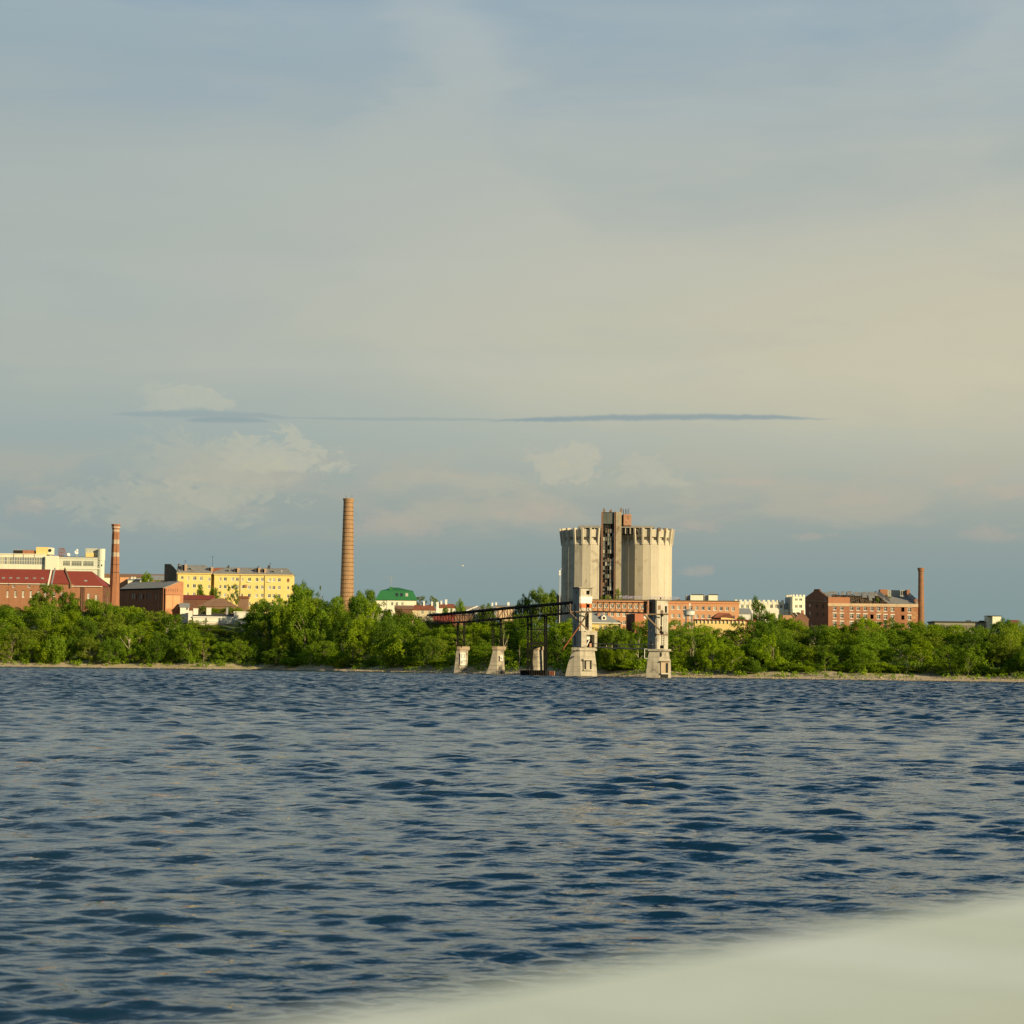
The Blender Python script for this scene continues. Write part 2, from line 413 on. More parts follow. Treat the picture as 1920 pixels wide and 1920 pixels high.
# ------------------------------------------------------------------ water
def build_water():
    r = [13.0]
    while r[-1] < 905: r.append(r[-1] + min(0.58, max(0.075, 0.0043 * r[-1])))
    r = np.array(r)
    back = np.array([-400, -150, -50, -10, 4, 10.0])
    rows = np.concatenate([back, r, [960, 1100, 1500]])
    gcol = 0.268 + np.cumsum(0.00114 * 1.135 ** np.arange(1, 37))
    tc = np.concatenate([-gcol[::-1], np.linspace(-0.268, 0.268, 470), gcol])
    nc = len(tc)
    Xc = tc[None, :] * (np.maximum(rows, 13) + 14)[:, None]
    ext = np.array([60, 300, 1500, 3500])
    Xl = -(np.abs(Xc[:, :1]) + ext[::-1][None, :]); Xr = np.abs(Xc[:, -1:]) + ext[None, :]
    X = np.concatenate([Xl, Xc, Xr], 1); Y = np.repeat(rows[:, None], X.shape[1], 1)
    dr = np.clip(0.0043 * rows, 0.075, 0.58); dx = (np.maximum(rows, 13) + 14)[:, None] * np.concatenate([np.full(len(ext), 9.0), np.gradient(tc), np.full(len(ext), 9.0)])[None, :]
    # wind-driven chop: many directional wave trains
    H = np.zeros_like(X); DX = np.zeros_like(X); DY = np.zeros_like(X)
    rng = np.random.default_rng(5)
    # patches of rougher and calmer water
    def lowf(seed, lx, ly):
        g = np.random.default_rng(seed); s = np.zeros_like(X)
        for _ in range(9):
            a = g.uniform(0, 6.28); kx = math.cos(a) * 6.28 / lx * g.uniform(.5, 1.6); ky = math.sin(a) * 6.28 / ly * g.uniform(.5, 1.6)
            s += np.sin(kx * X + ky * Y + g.uniform(0, 6.28))
        return s / 3.0
    gust = np.clip(1.0 + 0.26 * lowf(2, 16, 26) + 0.16 * lowf(3, 4, 6), 0.2, 2.1)
    edge = (np.arange(X.shape[1]) >= len(ext))[None, :] * (np.arange(X.shape[1]) < X.shape[1] - len(ext))[None, :] * (Y > 12.5)
    env = np.interp(rows, [13, 40, 90, 200, 900], [.50, .60, 1.15, 2.0, 2.3])[:, None]   # calmer in the lee of the wall
    env_long = np.interp(rows, [13, 40, 90, 200, 900], [.40, .50, .90, 1.9, 2.4])[:, None]
    NW = 108
    lam = np.geomspace(0.15, 4.8, NW)
    for i, L in enumerate(lam):
        k = 6.283 / L
        th = rng.normal(0, 0.42) + 0.10
        kx, ky = k * math.sin(th), k * math.cos(th)
        # slope carried by this train
        lc = 0.46 if L < 1.2 else 0.74
        sl = 0.0680 * math.exp(-0.5 * (math.log(L / lc) / 0.90) ** 2) * rng.uniform(0.6, 1.3)
        sl += 0.008 if L > 1.4 else 0.0
        a = sl / k
        w = np.clip((L / dr - 2.1) / 1.6, 0, 1)[:, None] * np.clip((L / dx - 2.0) / 2.0, 0, 1)
        if w.max() <= 0: continue
        ph = kx * X + ky * Y + rng.uniform(0, 6.283) + 0.55 * np.sin(X * 0.21 / max(L, .6) + i) 
        ww = w * (gust if L < 2 else gust ** .5) * edge * (env if L < 1.2 else env_long)
        c = np.cos(ph); s = np.sin(ph)
        H += a * c * ww; DX -= 0.45 * a * math.sin(th) * s * ww; DY -= 0.45 * a * math.cos(th) * s * ww
    ox, oy = DX, DY
    P = np.stack([X + ox, Y + oy, H], -1).reshape(-1, 3).astype(np.float32)
    R, C = X.shape
    idx = np.arange(R * C).reshape(R, C)
    q = np.stack([idx[:-1, :-1], idx[:-1, 1:], idx[1:, 1:], idx[1:, :-1]], -1).reshape(-1, 4).astype(np.int32)
    me = bpy.data.meshes.new('river_water')
    me.vertices.add(len(P)); me.vertices.foreach_set('co', P.ravel())
    me.loops.add(q.size); me.loops.foreach_set('vertex_index', q.ravel())
    me.polygons.add(len(q)); me.polygons.foreach_set('loop_start', np.arange(0, q.size, 4, dtype=np.int32))
    me.polygons.foreach_set('loop_total', np.full(len(q), 4, dtype=np.int32))
    me.polygons.foreach_set('use_smooth', np.ones(len(q), dtype=bool))
    me.update(calc_edges=True)
    m = bpy.data.materials.new('river_water'); m.use_nodes = True
    N = NT(m.node_tree); b = m.node_tree.nodes['Principled BSDF']
    g = N.node('ShaderNodeNewGeometry')
    b.inputs['Base Color'].default_value = (0.002, 0.024, 0.052, 1)
    sw = N.node('ShaderNodeSeparateXYZ'); N.put(sw.inputs[0], g.outputs['Position'])
    # the finest ripples can only be carried as roughness far out, where the sheet is coarse
    pt = N.noise(N.v('MULTIPLY', g.outputs['Position'], (0.55, 0.13, 1.0)), 1.0, 4, 0.65, 0.4)
    pt2 = N.noise(N.v('MULTIPLY', g.outputs['Position'], (0.10, 0.03, 1.0)), 1.0, 3, 0.6)
    rough_patch = N.m('ADD', N.ss(pt, 0.36, 0.64), N.m('MULTIPLY', N.ss(pt2, 0.35, 0.65), 0.5))
    N.put(b.inputs['Roughness'], N.m('ADD', N.m('MULTIPLY', N.m('MULTIPLY', N.ss(sw.outputs[1], 50, 330), rough_patch), 0.13), 0.05))
    b.inputs['IOR'].default_value = 1.35
    base = N.v('MULTIPLY', g.outputs['Position'], (0.55, 1.0, 1.0))
    gm = N.noise(g.outputs['Position'], 0.06, 3, 0.6)
    amp = N.m('MULTIPLY', N.ss(gm, 0.3, 0.7, 0.7, 1.2), N.m('ADD', 0.6, N.m('MULTIPLY', rough_patch, 0.6)))
    def h(v):
        return N.m('ADD', N.m('MULTIPLY', N.noise(v, 2.6, 3, 0.55), 0.070), N.m('MULTIPLY', N.noise(v, 7.0, 1, 0.5), 0.006))
    e = 0.05
    h0 = h(base); hx = h(N.v('ADD', base, (e, 0, 0))); hy = h(N.v('ADD', base, (0, e, 0)))
    sx = N.m('MULTIPLY', N.m('MULTIPLY', N.m('SUBTRACT', h0, hx), 1 / e), amp)
    sy = N.m('MULTIPLY', N.m('MULTIPLY', N.m('SUBTRACT', h0, hy), 1 / e), amp)
    nn = N.v('NORMALIZE', N.v('ADD', g.outputs['Normal'], N.xyz(sx, sy, 0.0)))
    N.put(b.inputs['Normal'], nn)
    me.materials.append(m)
    o = link('river_water', me); tag(o, 'wide blue river with short wind chop', None, None, 'structure')
build_water()

# ------------------------------------------------------------------ building helpers
class Block:
    """a building placed by its measured left and right edge; local x runs along the front, y away from the river, z up"""
    def __init__(s, name, label, cat, pl, pr, Y, yaw, ptop, D, base=None, group=None, create=True):
        s.yaw = rad(yaw); s.Y = Y
        c, sn = math.cos(s.yaw), math.sin(s.yaw)
        s.O = W(pl, ptop, Y); s.ax = Vector((c, sn, 0)); s.ay = Vector((-sn, c, 0))
        s.L = s.lx(pr); s.D = D
        ctr = s.O + s.ax * s.L / 2 + s.ay * D / 2
        s.base = (min(gz(ctr.x, ctr.y), gz(s.O.x, s.O.y)) - 1.0) if base is None else base
        s.H = s.O.z - s.base
        s.root = thing(name, label, cat, (s.O.x, s.O.y, s.base), s.yaw, group) if create else None
    def lx(s, px, off=0.0):
        """local x of the picture column px on the plane y = off"""
        d = ray(px, 1241); k = d.x / d.y
        # point on plane: O + ax*t + ay*off ; x - EYE.x = k*(y-EYE.y)
        o = s.O + s.ay * off
        den = s.ax.x - k * s.ax.y
        return (k * (o.y - EYE.y) - (o.x - EYE.x)) / den
    def lz(s, px, py, off=0.0):
        t = s.lx(px, off); p = s.O + s.ax * t + s.ay * off
        return W(px, py, p.y).z - s.base

def wall_grid(L, z0, z1, ops, th=0.4, y0=0.0):
    """a wall along x with real openings; ops = (x0, x1, za, zb)"""
    mb = MB()
    xs = sorted({0.0, L, *[v for o in ops for v in o[:2] if 0 < v < L]}); zs = sorted({z0, z1, *[v for o in ops for v in o[2:] if z0 < v < z1]})
    for a, b in zip(xs, xs[1:]):
        run = None
        for c, d in zip(zs, zs[1:]):
            hole = any(o[0] < (a + b) / 2 < o[1] and o[2] < (c + d) / 2 < o[3] for o in ops)
            if hole:
                if run: mb.box(a, b, y0, y0 + th, run[0], run[1]); run = None
            else: run = (run[0] if run else c, d)
        if run: mb.box(a, b, y0, y0 + th, run[0], run[1])
    return mb
_win = {}
def window_mesh(kind, fm):
    key = (kind, fm.name)
    if key not in _win:
        f = MB(); t = 0.09
        f.box(0, t, 0, .1, 0, 1); f.box(1 - t, 1, 0, .1, 0, 1); f.box(t, 1 - t, 0, .1, 0, t * .8); f.box(t, 1 - t, 0, .1, 1 - t * .8, 1)
        if kind in ('cross', 'tee', 'bars'): f.box(0.46, 0.54, 0.01, .09, t * .8, 1 - t * .8)
        if kind in ('cross', 'bars'): f.box(t, 0.46, 0.01, .09, 0.62, 0.67); f.box(.54, 1 - t, 0.01, .09, .62, .67)
        if kind == 'bars':
            for x in (.26, .72): f.box(x, x + .04, 0.01, .09, t * .8, 1 - t * .8)
        _win[key] = f.mesh('window', fm)
    return _win[key]
_pane = {}
def pane_mesh(g):
    if g.name not in _pane: _pane[g.name] = MB().box(0.09, 0.91, 0.1, 0.16, 0.07, 0.93).mesh('pane', g)
    return _pane[g.name]
_sill = {}
def add_window(root, x0, x1, za, zb, glass=None, kind='cross', fm=None, y=0.12, sill=True):
    o = link('window', window_mesh(kind, fm or M_frame), root, (x0, y, za)); o.scale = (x1 - x0, 1, zb - za)
    link('pane', pane_mesh(glass or random.choice((G_dark, G_mid, G_dark))), o)
    if sill:
        if 's' not in _sill: _sill['s'] = MB().box(-.12, 1.12, -.22, .0, -.09, -0.01).mesh('sill', M_white2)
        link('sill', _sill['s'], o)
    return o
def shell(b, m, ops=(), name='wall', H=None, core=True, th=0.4):
    """front wall with openings, plus the other three walls and an inner dark floor plate behind the glass"""
    H = H or b.H
    wall_grid(b.L, 0, H, list(ops), th).build(name, m, b.root)
    if not ops:
        MB().box(0, b.L, th, b.D, 0, H).build('rear_wall', m, b.root)
    else:
        w = MB()
        w.box(0, 0.4, th, b.D, 0, H); w.box(b.L - 0.4, b.L, th, b.D, 0, H); w.box(0.4, b.L - 0.4, b.D - .4, b.D, 0, H)
        w.build('side_wall', m, b.root)
        MB().box(0.4, b.L - .4, th + 0.9, b.D - .4, 0, H - .05).build('interior', M_dark, b.root)
def rows_to_ops(b, cols, rows, w, h):
    """measured window centres -> openings"""
    ops = []
    for i, (px, py) in enumerate([(c, r) for r in rows for c in cols]):
        x = b.lx(px); z = b.lz(px, py + (px - cols[0]) * 0.0)
        ops.append((x - w / 2, x + w / 2, z - h / 2, z + h / 2))
    return ops
def gable(L, D, z, h, m, root, over=0.4, il=0.0, ir=0.0, name='roof', yr=0.5, x0=0.0, y0=0.0):
    """pitched roof with the ridge along x; il / ir pull the ridge ends in (hip)"""
    a, b_, c, d = x0 - over, x0 + L + over, y0 - over, y0 + D + over; r = y0 + D * yr
    v = [(a, c, z), (b_, c, z), (b_, d, z), (a, d, z), (a + il, r, z + h), (b_ - ir, r, z + h)]
    f = [(0, 1, 5, 4), (2, 3, 4, 5), (1, 2, 5), (3, 0, 4)]
    mb = MB(); mb.add(v + [(x, y, q - .18) for x, y, q in v[:4]], f + [(6, 7, 1, 0), (7, 8, 2, 1), (8, 9, 3, 2), (9, 6, 0, 3), (9, 8, 7, 6)])
    return mb.build(name, m, root)
def shed_roof(b, pts, m, root, name='roof', th=0.2):
    """one sloping plane through four local points"""
    mb = MB(); v = list(pts) + [(x, y, z - th) for x, y, z in pts]
    mb.add(v, [(0, 1, 2, 3), (7, 6, 5, 4), (0, 4, 5, 1), (1, 5, 6, 2), (2, 6, 7, 3), (3, 7, 4, 0)])
    return mb.build(name, m, root)
def chimney_on(root, x, y, z, w, h, m, cap=None):
    o = MB().box(x - w / 2, x + w / 2, y - w / 2, y + w / 2, z - 1.2, z + h).build('chimney', m, root)
    MB().box(x - w / 2 - .12, x + w / 2 + .12, y - w / 2 - .12, y + w / 2 + .12, z + h, z + h + .22).build('chimney_cap', cap or m, o)
    return o
def flatten(e):
    """hand the children of a helper Empty to its parent, keeping them in place"""
    p = e.parent; M = e.matrix_basis.copy()
    for ch in list(e.children):
        ml = M @ ch.matrix_basis
        ch.parent = p; ch.matrix_basis = ml
    bpy.data.objects.remove(e)
# ================================================================== THE ELEVATOR
def grain_elevator():
    Y = 860
    k = Y / F
    zt = W(1212, 990, Y).z; zc = W(1212, 1020, Y).z
    base = 15.0
    root = thing('grain_elevator', 'huge twin concrete grain silos with a dark stair tower between them', 'grain elevator', (0, 0, base))
    n = 20
    for cpx, Yc, lab in ((1212, Y + 6, 'right drum with clean pale concrete'), (1100, Y - 14, 'left drum with dark stains')):
        c = W(cpx, 1100, Yc); cx, cy = c.x, c.y; zt = W(cpx, 990.5, Yc - 10).z; zc = W(cpx, 1020.5, Yc - 10).z; k = (Yc - 3) / F
        R = 47.8 * k; R2 = 52.4 * k
        ph = 0.10
        s = MB().cyl(cx, cy, [(R, 0), (R, zc - base)], n, ph).build('silo', M_conc if cpx > 1150 else mat('stained_silo_concrete', (0.46, 0.42, 0.325), var=0.25, scale=0.2, streak=0.5, patch=(0.27, 0.24, 0.18), patch_at=(0.54, 0.68)), root); s['label'] = lab
        # thin vertical pilaster joints between the facets
        for i in range(n):
            a = ph + 6.283185 * i / n
            if math.sin(a) > 0.35: continue
            MB().tube((cx + R * math.cos(a), cy + R * math.sin(a), 0), (cx + R * math.cos(a), cy + R * math.sin(a), zc - base), 0.05, None, 4).build('facet_joint', M_conc, s)
        h0, h1 = zc - base, zt - base
        # recessed core behind the crown
        MB().cyl(cx, cy, [(R - .5, h0), (R - .5, h0 + 1.4), (R * .88, h0 + 1.4), (R * .88, h1 - 1.4)], n, ph).build('crown_core', M_conc, s)
        hg0, hg1, hp1 = h0 + (h1 - h0) * 0.28, h0 + (h1 - h0) * 0.47, h1 - 0.35
        rr = lambda z: R + (R2 - R) * ((z - h0) / (h1 - h0)) ** 0.8
        for i in range(n):
            a0, a1 = ph + 6.283185 * i / n, ph + 6.283185 * (i + 1) / n
            if math.sin((a0 + a1) / 2) > 0.5: continue
            P = lambda a, r, z: (cx + r * math.cos(a), cy + r * math.sin(a), z)
            # lower sloping apron then upper parapet panel, leaving the dark slot
            d = 0.85
            ap = MB().add([P(a0, R + .12, h0), P(a1, R + .12, h0), P(a1, rr(hg0) - d, hg0), P(a0, rr(hg0) - d, hg0), P(a0, R - .3, h0), P(a1, R - .3, h0), P(a1, rr(hg0) - d - .5, hg0), P(a0, rr(hg0) - d - .5, hg0)],
                          [(0, 1, 2, 3), (7, 6, 5, 4), (0, 3, 7, 4), (1, 5, 6, 2), (3, 2, 6, 7), (0, 4, 5, 1)])
            ap.build('apron_panel', M_conc, s)
            pp = MB().add([P(a0, rr(hg1) - d, hg1), P(a1, rr(hg1) - d, hg1), P(a1, rr(hp1) - d, hp1), P(a0, rr(hp1) - d, hp1), P(a0, rr(hg1) - d - .3, hg1), P(a1, rr(hg1) - d - .3, hg1), P(a1, rr(hp1) - d - .3, hp1), P(a0, rr(hp1) - d - .3, hp1)],
                          [(0, 1, 2, 3), (7, 6, 5, 4), (0, 3, 7, 4), (1, 5, 6, 2), (3, 2, 6, 7), (0, 4, 5, 1)])
            pp.build('parapet_panel', M_conc, s)
        for i in range(n):
            a = ph + 6.283185 * i / n
            if math.sin(a) > 0.6: continue
            t = 0.34; u = Vector((-math.sin(a), math.cos(a), 0)) * t; o = Vector((math.cos(a), math.sin(a), 0)); C = Vector((cx, cy, 0))
            prof = [(R - .9, h0 - .1), (R + .3, h0 - .1), (rr(h1) + .15, h1 + .2), (R - .9, h1 + .2)]
            mb = MB().add([C + o * r + u + Vector((0, 0, z)) for r, z in prof] + [C + o * r - u + Vector((0, 0, z)) for r, z in prof],
                          [(0, 1, 2, 3), (7, 6, 5, 4), (0, 4, 5, 1), (1, 5, 6, 2), (2, 6, 7, 3), (3, 7, 4, 0)])
            mb.build('crown_rib', M_conc, s)
        MB().cyl(cx, cy, [(R - .4, h1 - 2.4), (R - .4, h1 - 2.2)], n, ph).build('silo_top', M_tar, s)
    # connecting flat galleries on top
    for a, b_, y0, y1, yy in ((1086, 1128, 985, 990, Y - 4), (1162, 1227, 985, 990, Y - 4)):
        A, B = W(a, y0, yy), W(b_, y1, yy)
        g = MB().box(A.x, B.x, yy, yy + 9, B.z - base, A.z - base).build('gallery', mat('gallery_concrete', (0.27, 0.26, 0.235), var=.4, streak=.5), root)
        gb = MB()
        MB().box(A.x + .6, B.x - .6, yy + .8, yy + 8, B.z - base - 2.6, B.z - base).build('gallery_wall', M_dark, g)
        for q in range(int((B.x - A.x) / 1.9)):
            MB().box(A.x + .3 + q * 1.9, A.x + .6 + q * 1.9, yy + .2, yy + .5, B.z - base - 2.4, B.z - base).build('gallery_post', M_conc, g)
    # stair tower, turned so that its open glazed side looks left of the camera
    Yt = 836.5
    top = W(1140, 960, Yt).z - base
    b = Block('tower_frame', None, None, 1127.5, 1153, Yt, -3, 960, 8, base=base, create=False)
    t = thing('stair_tower', None, None, (b.O.x, b.O.y, 0), b.yaw); t.parent = root
    L = b.L
    M_towerside = mat('rusty_tower_concrete', (0.20, 0.115, 0.075), var=.5, streak=.6, scale=.4)
    M_tg = mat('dark_tower_render', (0.085, 0.082, 0.07), var=.5, streak=.5, scale=.4)
    MB().box(0, 0.75, 0, 8, 0, top).build('corner_pier', M_towerside, t)
    MB().box(L - .55, L, 0, 8, 0, top).build('corner_pier', M_towerside, t)
    MB().box(.75, L - .55, 1.1, 8, 0, top).build('core_wall', M_dark, t)
    MB().box(.75, L - .55, .1, 1.1, top - 4.6, top - .3).build('spandrel', mat('teal_grey_panel', (0.11, 0.125, 0.11), var=.4, streak=.6), t)
    fl = 1.62; nf = int((top - 5) / fl); nc = 5
    cw = (L - 1.3) / nc
    pm = {}
    tones = [mat('panel_tone_a', (0.20, 0.21, 0.18), var=.4), mat('panel_tone_b', (0.42, 0.41, 0.34), var=.4), mat('panel_tone_c', (0.12, 0.125, 0.10), var=.4), mat('panel_tone_d', (0.22, 0.14, 0.09), var=.4)]
    for i, tm in enumerate(tones): pm[i] = MB().box(0.04, cw - .04, 0, .09, .06, fl - .1).mesh('pane', tm)
    for r in range(nf):
        if r % 2 == 0: MB().box(.75, L - .55, .25, .5, r * fl - .09, r * fl + .09).build('floor_beam', M_tg, t)
        for c in range(nc):
            q = random.random()
            if q < 0.30: continue
            k_ = 0 if q < .58 else (1 if q < .68 else (2 if q < .93 else 3))
            o = link('pane', pm[k_], t, (.75 + c * cw, .3 + random.uniform(0, .1), r * fl))
            if random.random() < .2: o.scale = (1, 1, random.uniform(.4, .7))
    for c in range(1, nc): MB().box(.75 + c * cw - .05, .75 + c * cw + .05, .2, .42, 0, top - 4.6).build('mullion', M_tg, t)
    # pale concrete pier, brown core and rusty tank on the right
    def col_(pa, pb, Yq, ya, m, D, name='pier_block', yb=None):
        A, B = W(pa, ya, Yq), W(pb, ya, Yq)
        z0 = 0 if yb is None else W(pa, yb, Yq).z - base
        return MB().box(A.x, B.x, Yq, Yq + D, z0, A.z - base).build(name, m, root)
    col_(1155, 1165.5, Yt - 1.0, 960, mat('brown_stained_concrete', (.36, .31, .21), var=.5, streak=.6, patch=(.20, .13, .08)), 8, 'concrete_pier')
    col_(1152, 1154.9, Yt - .8, 959.5, M_towerside, 9, 'brown_pier')
    col_(1166.2, 1171, Yt + 1, 965, mat('shaft_dark', (.07, .06, .045), var=.5), 8, 'service_shaft', 985)
    col_(1169.5, 1184, Yt - .5, 964, M_rustpale, 7, 'rusty_cabin', 985)
    for px, pt, pb, w in ((1132, 953, 960, 1.3), (1134, 955, 960, .8), (1146, 955, 960, 1.1), (1163.5, 953, 960, 1.0), (1166, 952, 960, .8), (1169, 955, 963, .5), (1173, 954, 964, .45), (1175.5, 955, 964, .4), (1179, 953, 964, .4), (1144, 957, 960, 1.6), (1236.5, 989, 993, 2.4), (1247, 990, 994, 2.2)):
        A, B = W(px, pt, Yt + 3), W(px, pb, Yt + 3)
        MB().box(A.x - w * .22, A.x + w * .22, Yt + 3, Yt + 3 + w * .5, B.z - base - .5, A.z - base).build('rooftop_mast', M_brown if w > .6 else M_steel, root)
grain_elevator()

# ================================================================== CHIMNEYS
def round_chimney(px_top, wt, ptop, px_bot, wb, pbot, Y, m, bands, label, name='brick_chimney', rim=None, nseg=20):
    A, B = W(px_top, ptop, Y), W(px_bot, pbot, Y); k = Y / F
    g = gz(B.x, Y) - 1
    rt, rb = wt / 2 * k, wb / 2 * k
    def R(z): return rb + (rt - rb) * (z - B.z) / (A.z - B.z)
    root = thing(name, label, 'chimney', (B.x, Y, g))
    H = A.z - g
    MB().cyl(0, 0, [(R(g), 0), (R(A.z), H)], nseg, .2).build('shaft', m, root)
    MB().cyl(0, 0, [(R(A.z) * .78, H + .002), (R(A.z) * .78, H + .05)], nseg).build('flue', M_dark, root)
    MB().cyl(0, 0, [(R(A.z) + .02, H - 1.4), (R(A.z) + .22, H - 1.2), (R(A.z) + .22, H - .5), (R(A.z) + .35, H - .45), (R(A.z) + .35, H + .05), (R(A.z) * .8, H + .06)], nseg, .2).build('crown', m, root)
    z = H - 2.3
    while z > 2 and bands:
        MB().cyl(0, 0, [(R(g + z) + .005, z - .09), (R(g + z) + .06, z - .09), (R(g + z) + .06, z + .09), (R(g + z) + .005, z + .09)], nseg).build('iron_band', M_brown if bands > 2.4 else M_steel, root)
        z -= bands
    return root, R, H, g
r1, R1, H1, g1 = round_chimney(654, 18.5, 935, 650.5, 25.5, 1118, 1100, M_brickc, 2.2, 'tallest chimney, tapering tan brick with dark iron bands, alone above the trees')
for a in (0.3, 2.2, 4.0, 5.4):
    x, y = 2.1 * math.cos(a), 2.1 * math.sin(a)
    MB().tube((x, y, H1 - .5), (x, y, H1 + 2.0), .05, .03, 5).build('lightning_rod', M_steel, r1)
for q in range(60):   # ladder rungs on the right side
    z = 8 + q * .9
    if z < H1 - 1:
        r = R1(g1 + z) + .1; a = -0.62
        MB().box(-.3, .3, -.04, .04, 0, .08).build('ladder_rung', M_steel, r1).matrix_basis = Matrix.Translation((r * math.cos(a), r * math.sin(a), z)) @ Matrix.Rotation(a + math.pi / 2, 4, 'Z')
round_chimney(1726, 9.6, 1065, 1727, 12.2, 1165, 835, M_brickc if False else mat('thin_chimney_brick', (0.27, 0.135, 0.072), var=.4, streak=.4, line=.8), 2.6, 'slim brown brick chimney rising at the right end of the mill')

def striped_chimney():
    Y = 1095; k = Y / F
    A, B = W(216, 985, Y), W(214, 1125, Y); g = gz(B.x, Y) - 1
    root = thing('striped_chimney', 'octagonal red brick chimney with pale painted bands behind the shed', 'chimney', (B.x, Y, g))
    z = lambda py: W(215, py, Y).z - g
    def R(py): return (14 + (19 - 14) * (py - 998) / (1125 - 998)) / 2 * k * 1.04
    lev = [1190, 1044, 1036, 1020, 1012, 997, 989]
    mm = [M_brickr, M_brickp, M_brickr, M_brickp, M_brickr, M_brickp]
    for a, b_, m in zip(lev, lev[1:], mm):
        MB().cyl(0, 0, [(R(a), max(0, z(a))), (R(b_), z(b_))], 8, .55).build('shaft_section', m, root)
    MB().cyl(0, 0, [(R(990) + .02, z(993)), (R(990) + .35, z(989)), (R(990) + .35, z(985.5)), (R(990) + .55, z(985)), (R(990) + .55, z(983)), (.9, z(983) + .02)], 8, .55).build('crown', M_brickr, root)
    MB().cyl(0, 0, [(R(990) + .37, z(990.5)), (R(990) + .37, z(987.5))], 8, .55).build('painted_collar', M_brickp, root)
    for py in (1059, 1074, 1090, 1107):
        MB().cyl(0, 0, [(R(py) + .06, z(py)), (R(py) + .06, z(py) + .18)], 8, .55).build('iron_band', M_steel, root)
    for a in (.55 + math.pi * 1.25, .55 + math.pi * 1.5):
        MB().tube((R(1120) * math.cos(a) * 1.02, R(1120) * math.sin(a) * 1.02, z(1120)), (R(1000) * math.cos(a) * 1.02, R(1000) * math.sin(a) * 1.02, z(1000)), .07, None, 4).build('tie_rod', M_steel, root)
striped_chimney()

# ================================================================== LEFT TOWN
def cream_factory():
    b = Block('cream_factory', 'long cream factory block with a ribbon window behind the red roof', 'factory', -60, 79, 1165, 1.5, 1038.5, 22)
    top, wt, wb = b.H, b.lz(40, 1045), b.lz(40, 1058)
    x1 = b.lx(78.5)
    shell(b, M_cream, [(1.0, x1 - .2, wb, wt)])
    n = 30
    pmesh = {g.name: MB().box(0.06, (x1 - 1.2) / n - .06, .15, .2, 0, wt - wb).mesh('pane', g) for g in (G_ribbon, G_mid, G_pale, G_dark)}
    mull = MB().box(-.09, .09, .05, .3, 0, wt - wb).mesh('mullion', M_cream)
    for i in range(n):
        link('pane', pmesh[random.choice((G_ribbon, G_ribbon, G_mid, G_pale, G_ribbon)).name], b.root, (1.0 + i * (x1 - 1.2) / n, 0, wb))
        if i: link('mullion', mull, b.root, (1.0 + i * (x1 - 1.2) / n, 0, wb))
    MB().box(1, x1 - .2, .08, .16, (wt + wb) / 2 - .08, (wt + wb) / 2 + .08).build('transom', M_cream, b.root)
    MB().box(-.2, b.L + .2, -.25, 22, top, top + .5).build('cornice', M_cream, b.root)
    # rooftop structures
    def roofbox(pa, pb, pt, m, d, name, pbm=1038, y=3):
        A, B, zt = b.lx(pa, y), b.lx(pb, y), b.lz(pa, pt, y)
        return MB().box(A, B, y, y + d, top + .4, zt).build(name, m, b.root)
    roofbox(19, 37, 1031.5, M_dark, 6, 'open_shelter'); MB().box(b.lx(18.5, 3), b.lx(37, 3), 2.7, 9, b.lz(19, 1031.5, 3), b.lz(19, 1030.5, 3)).build('shelter_roof', M_grey, b.root)
    roofbox(37.2, 58, 1031.3, M_brick, 6, 'brick_shed')
    roofbox(62, 84.5, 1025.5, M_creamy, 7, 'lift_house'); roofbox(84.6, 92, 1026.5, M_cream, 7, 'lift_house_annex')
    x = b.lx(88, 2.9); z = b.lz(88, 1032, 2.9)
    MB().cyl(0, 0, [(.9, 0), (.9, .15)], 12).build('round_vent', M_dark, b.root, (x, 2.95, z)).rotation_euler = (math.pi / 2, 0, 0)
    # projecting plain bay
    A, B = b.lx(80, -2), b.lx(104, -2); zt = b.lz(80, 1042, -2)
    MB().box(A, B, -2, 0, 0, zt).build('stair_bay', M_cream, b.root)
    for px in (21, 39, 60, 95):
        MB().box(b.lx(px) - .05, b.lx(px) + .05, -.4, -.26, top - 1.5, top + .3).build('downpipe', M_rust, b.root)
cream_factory()

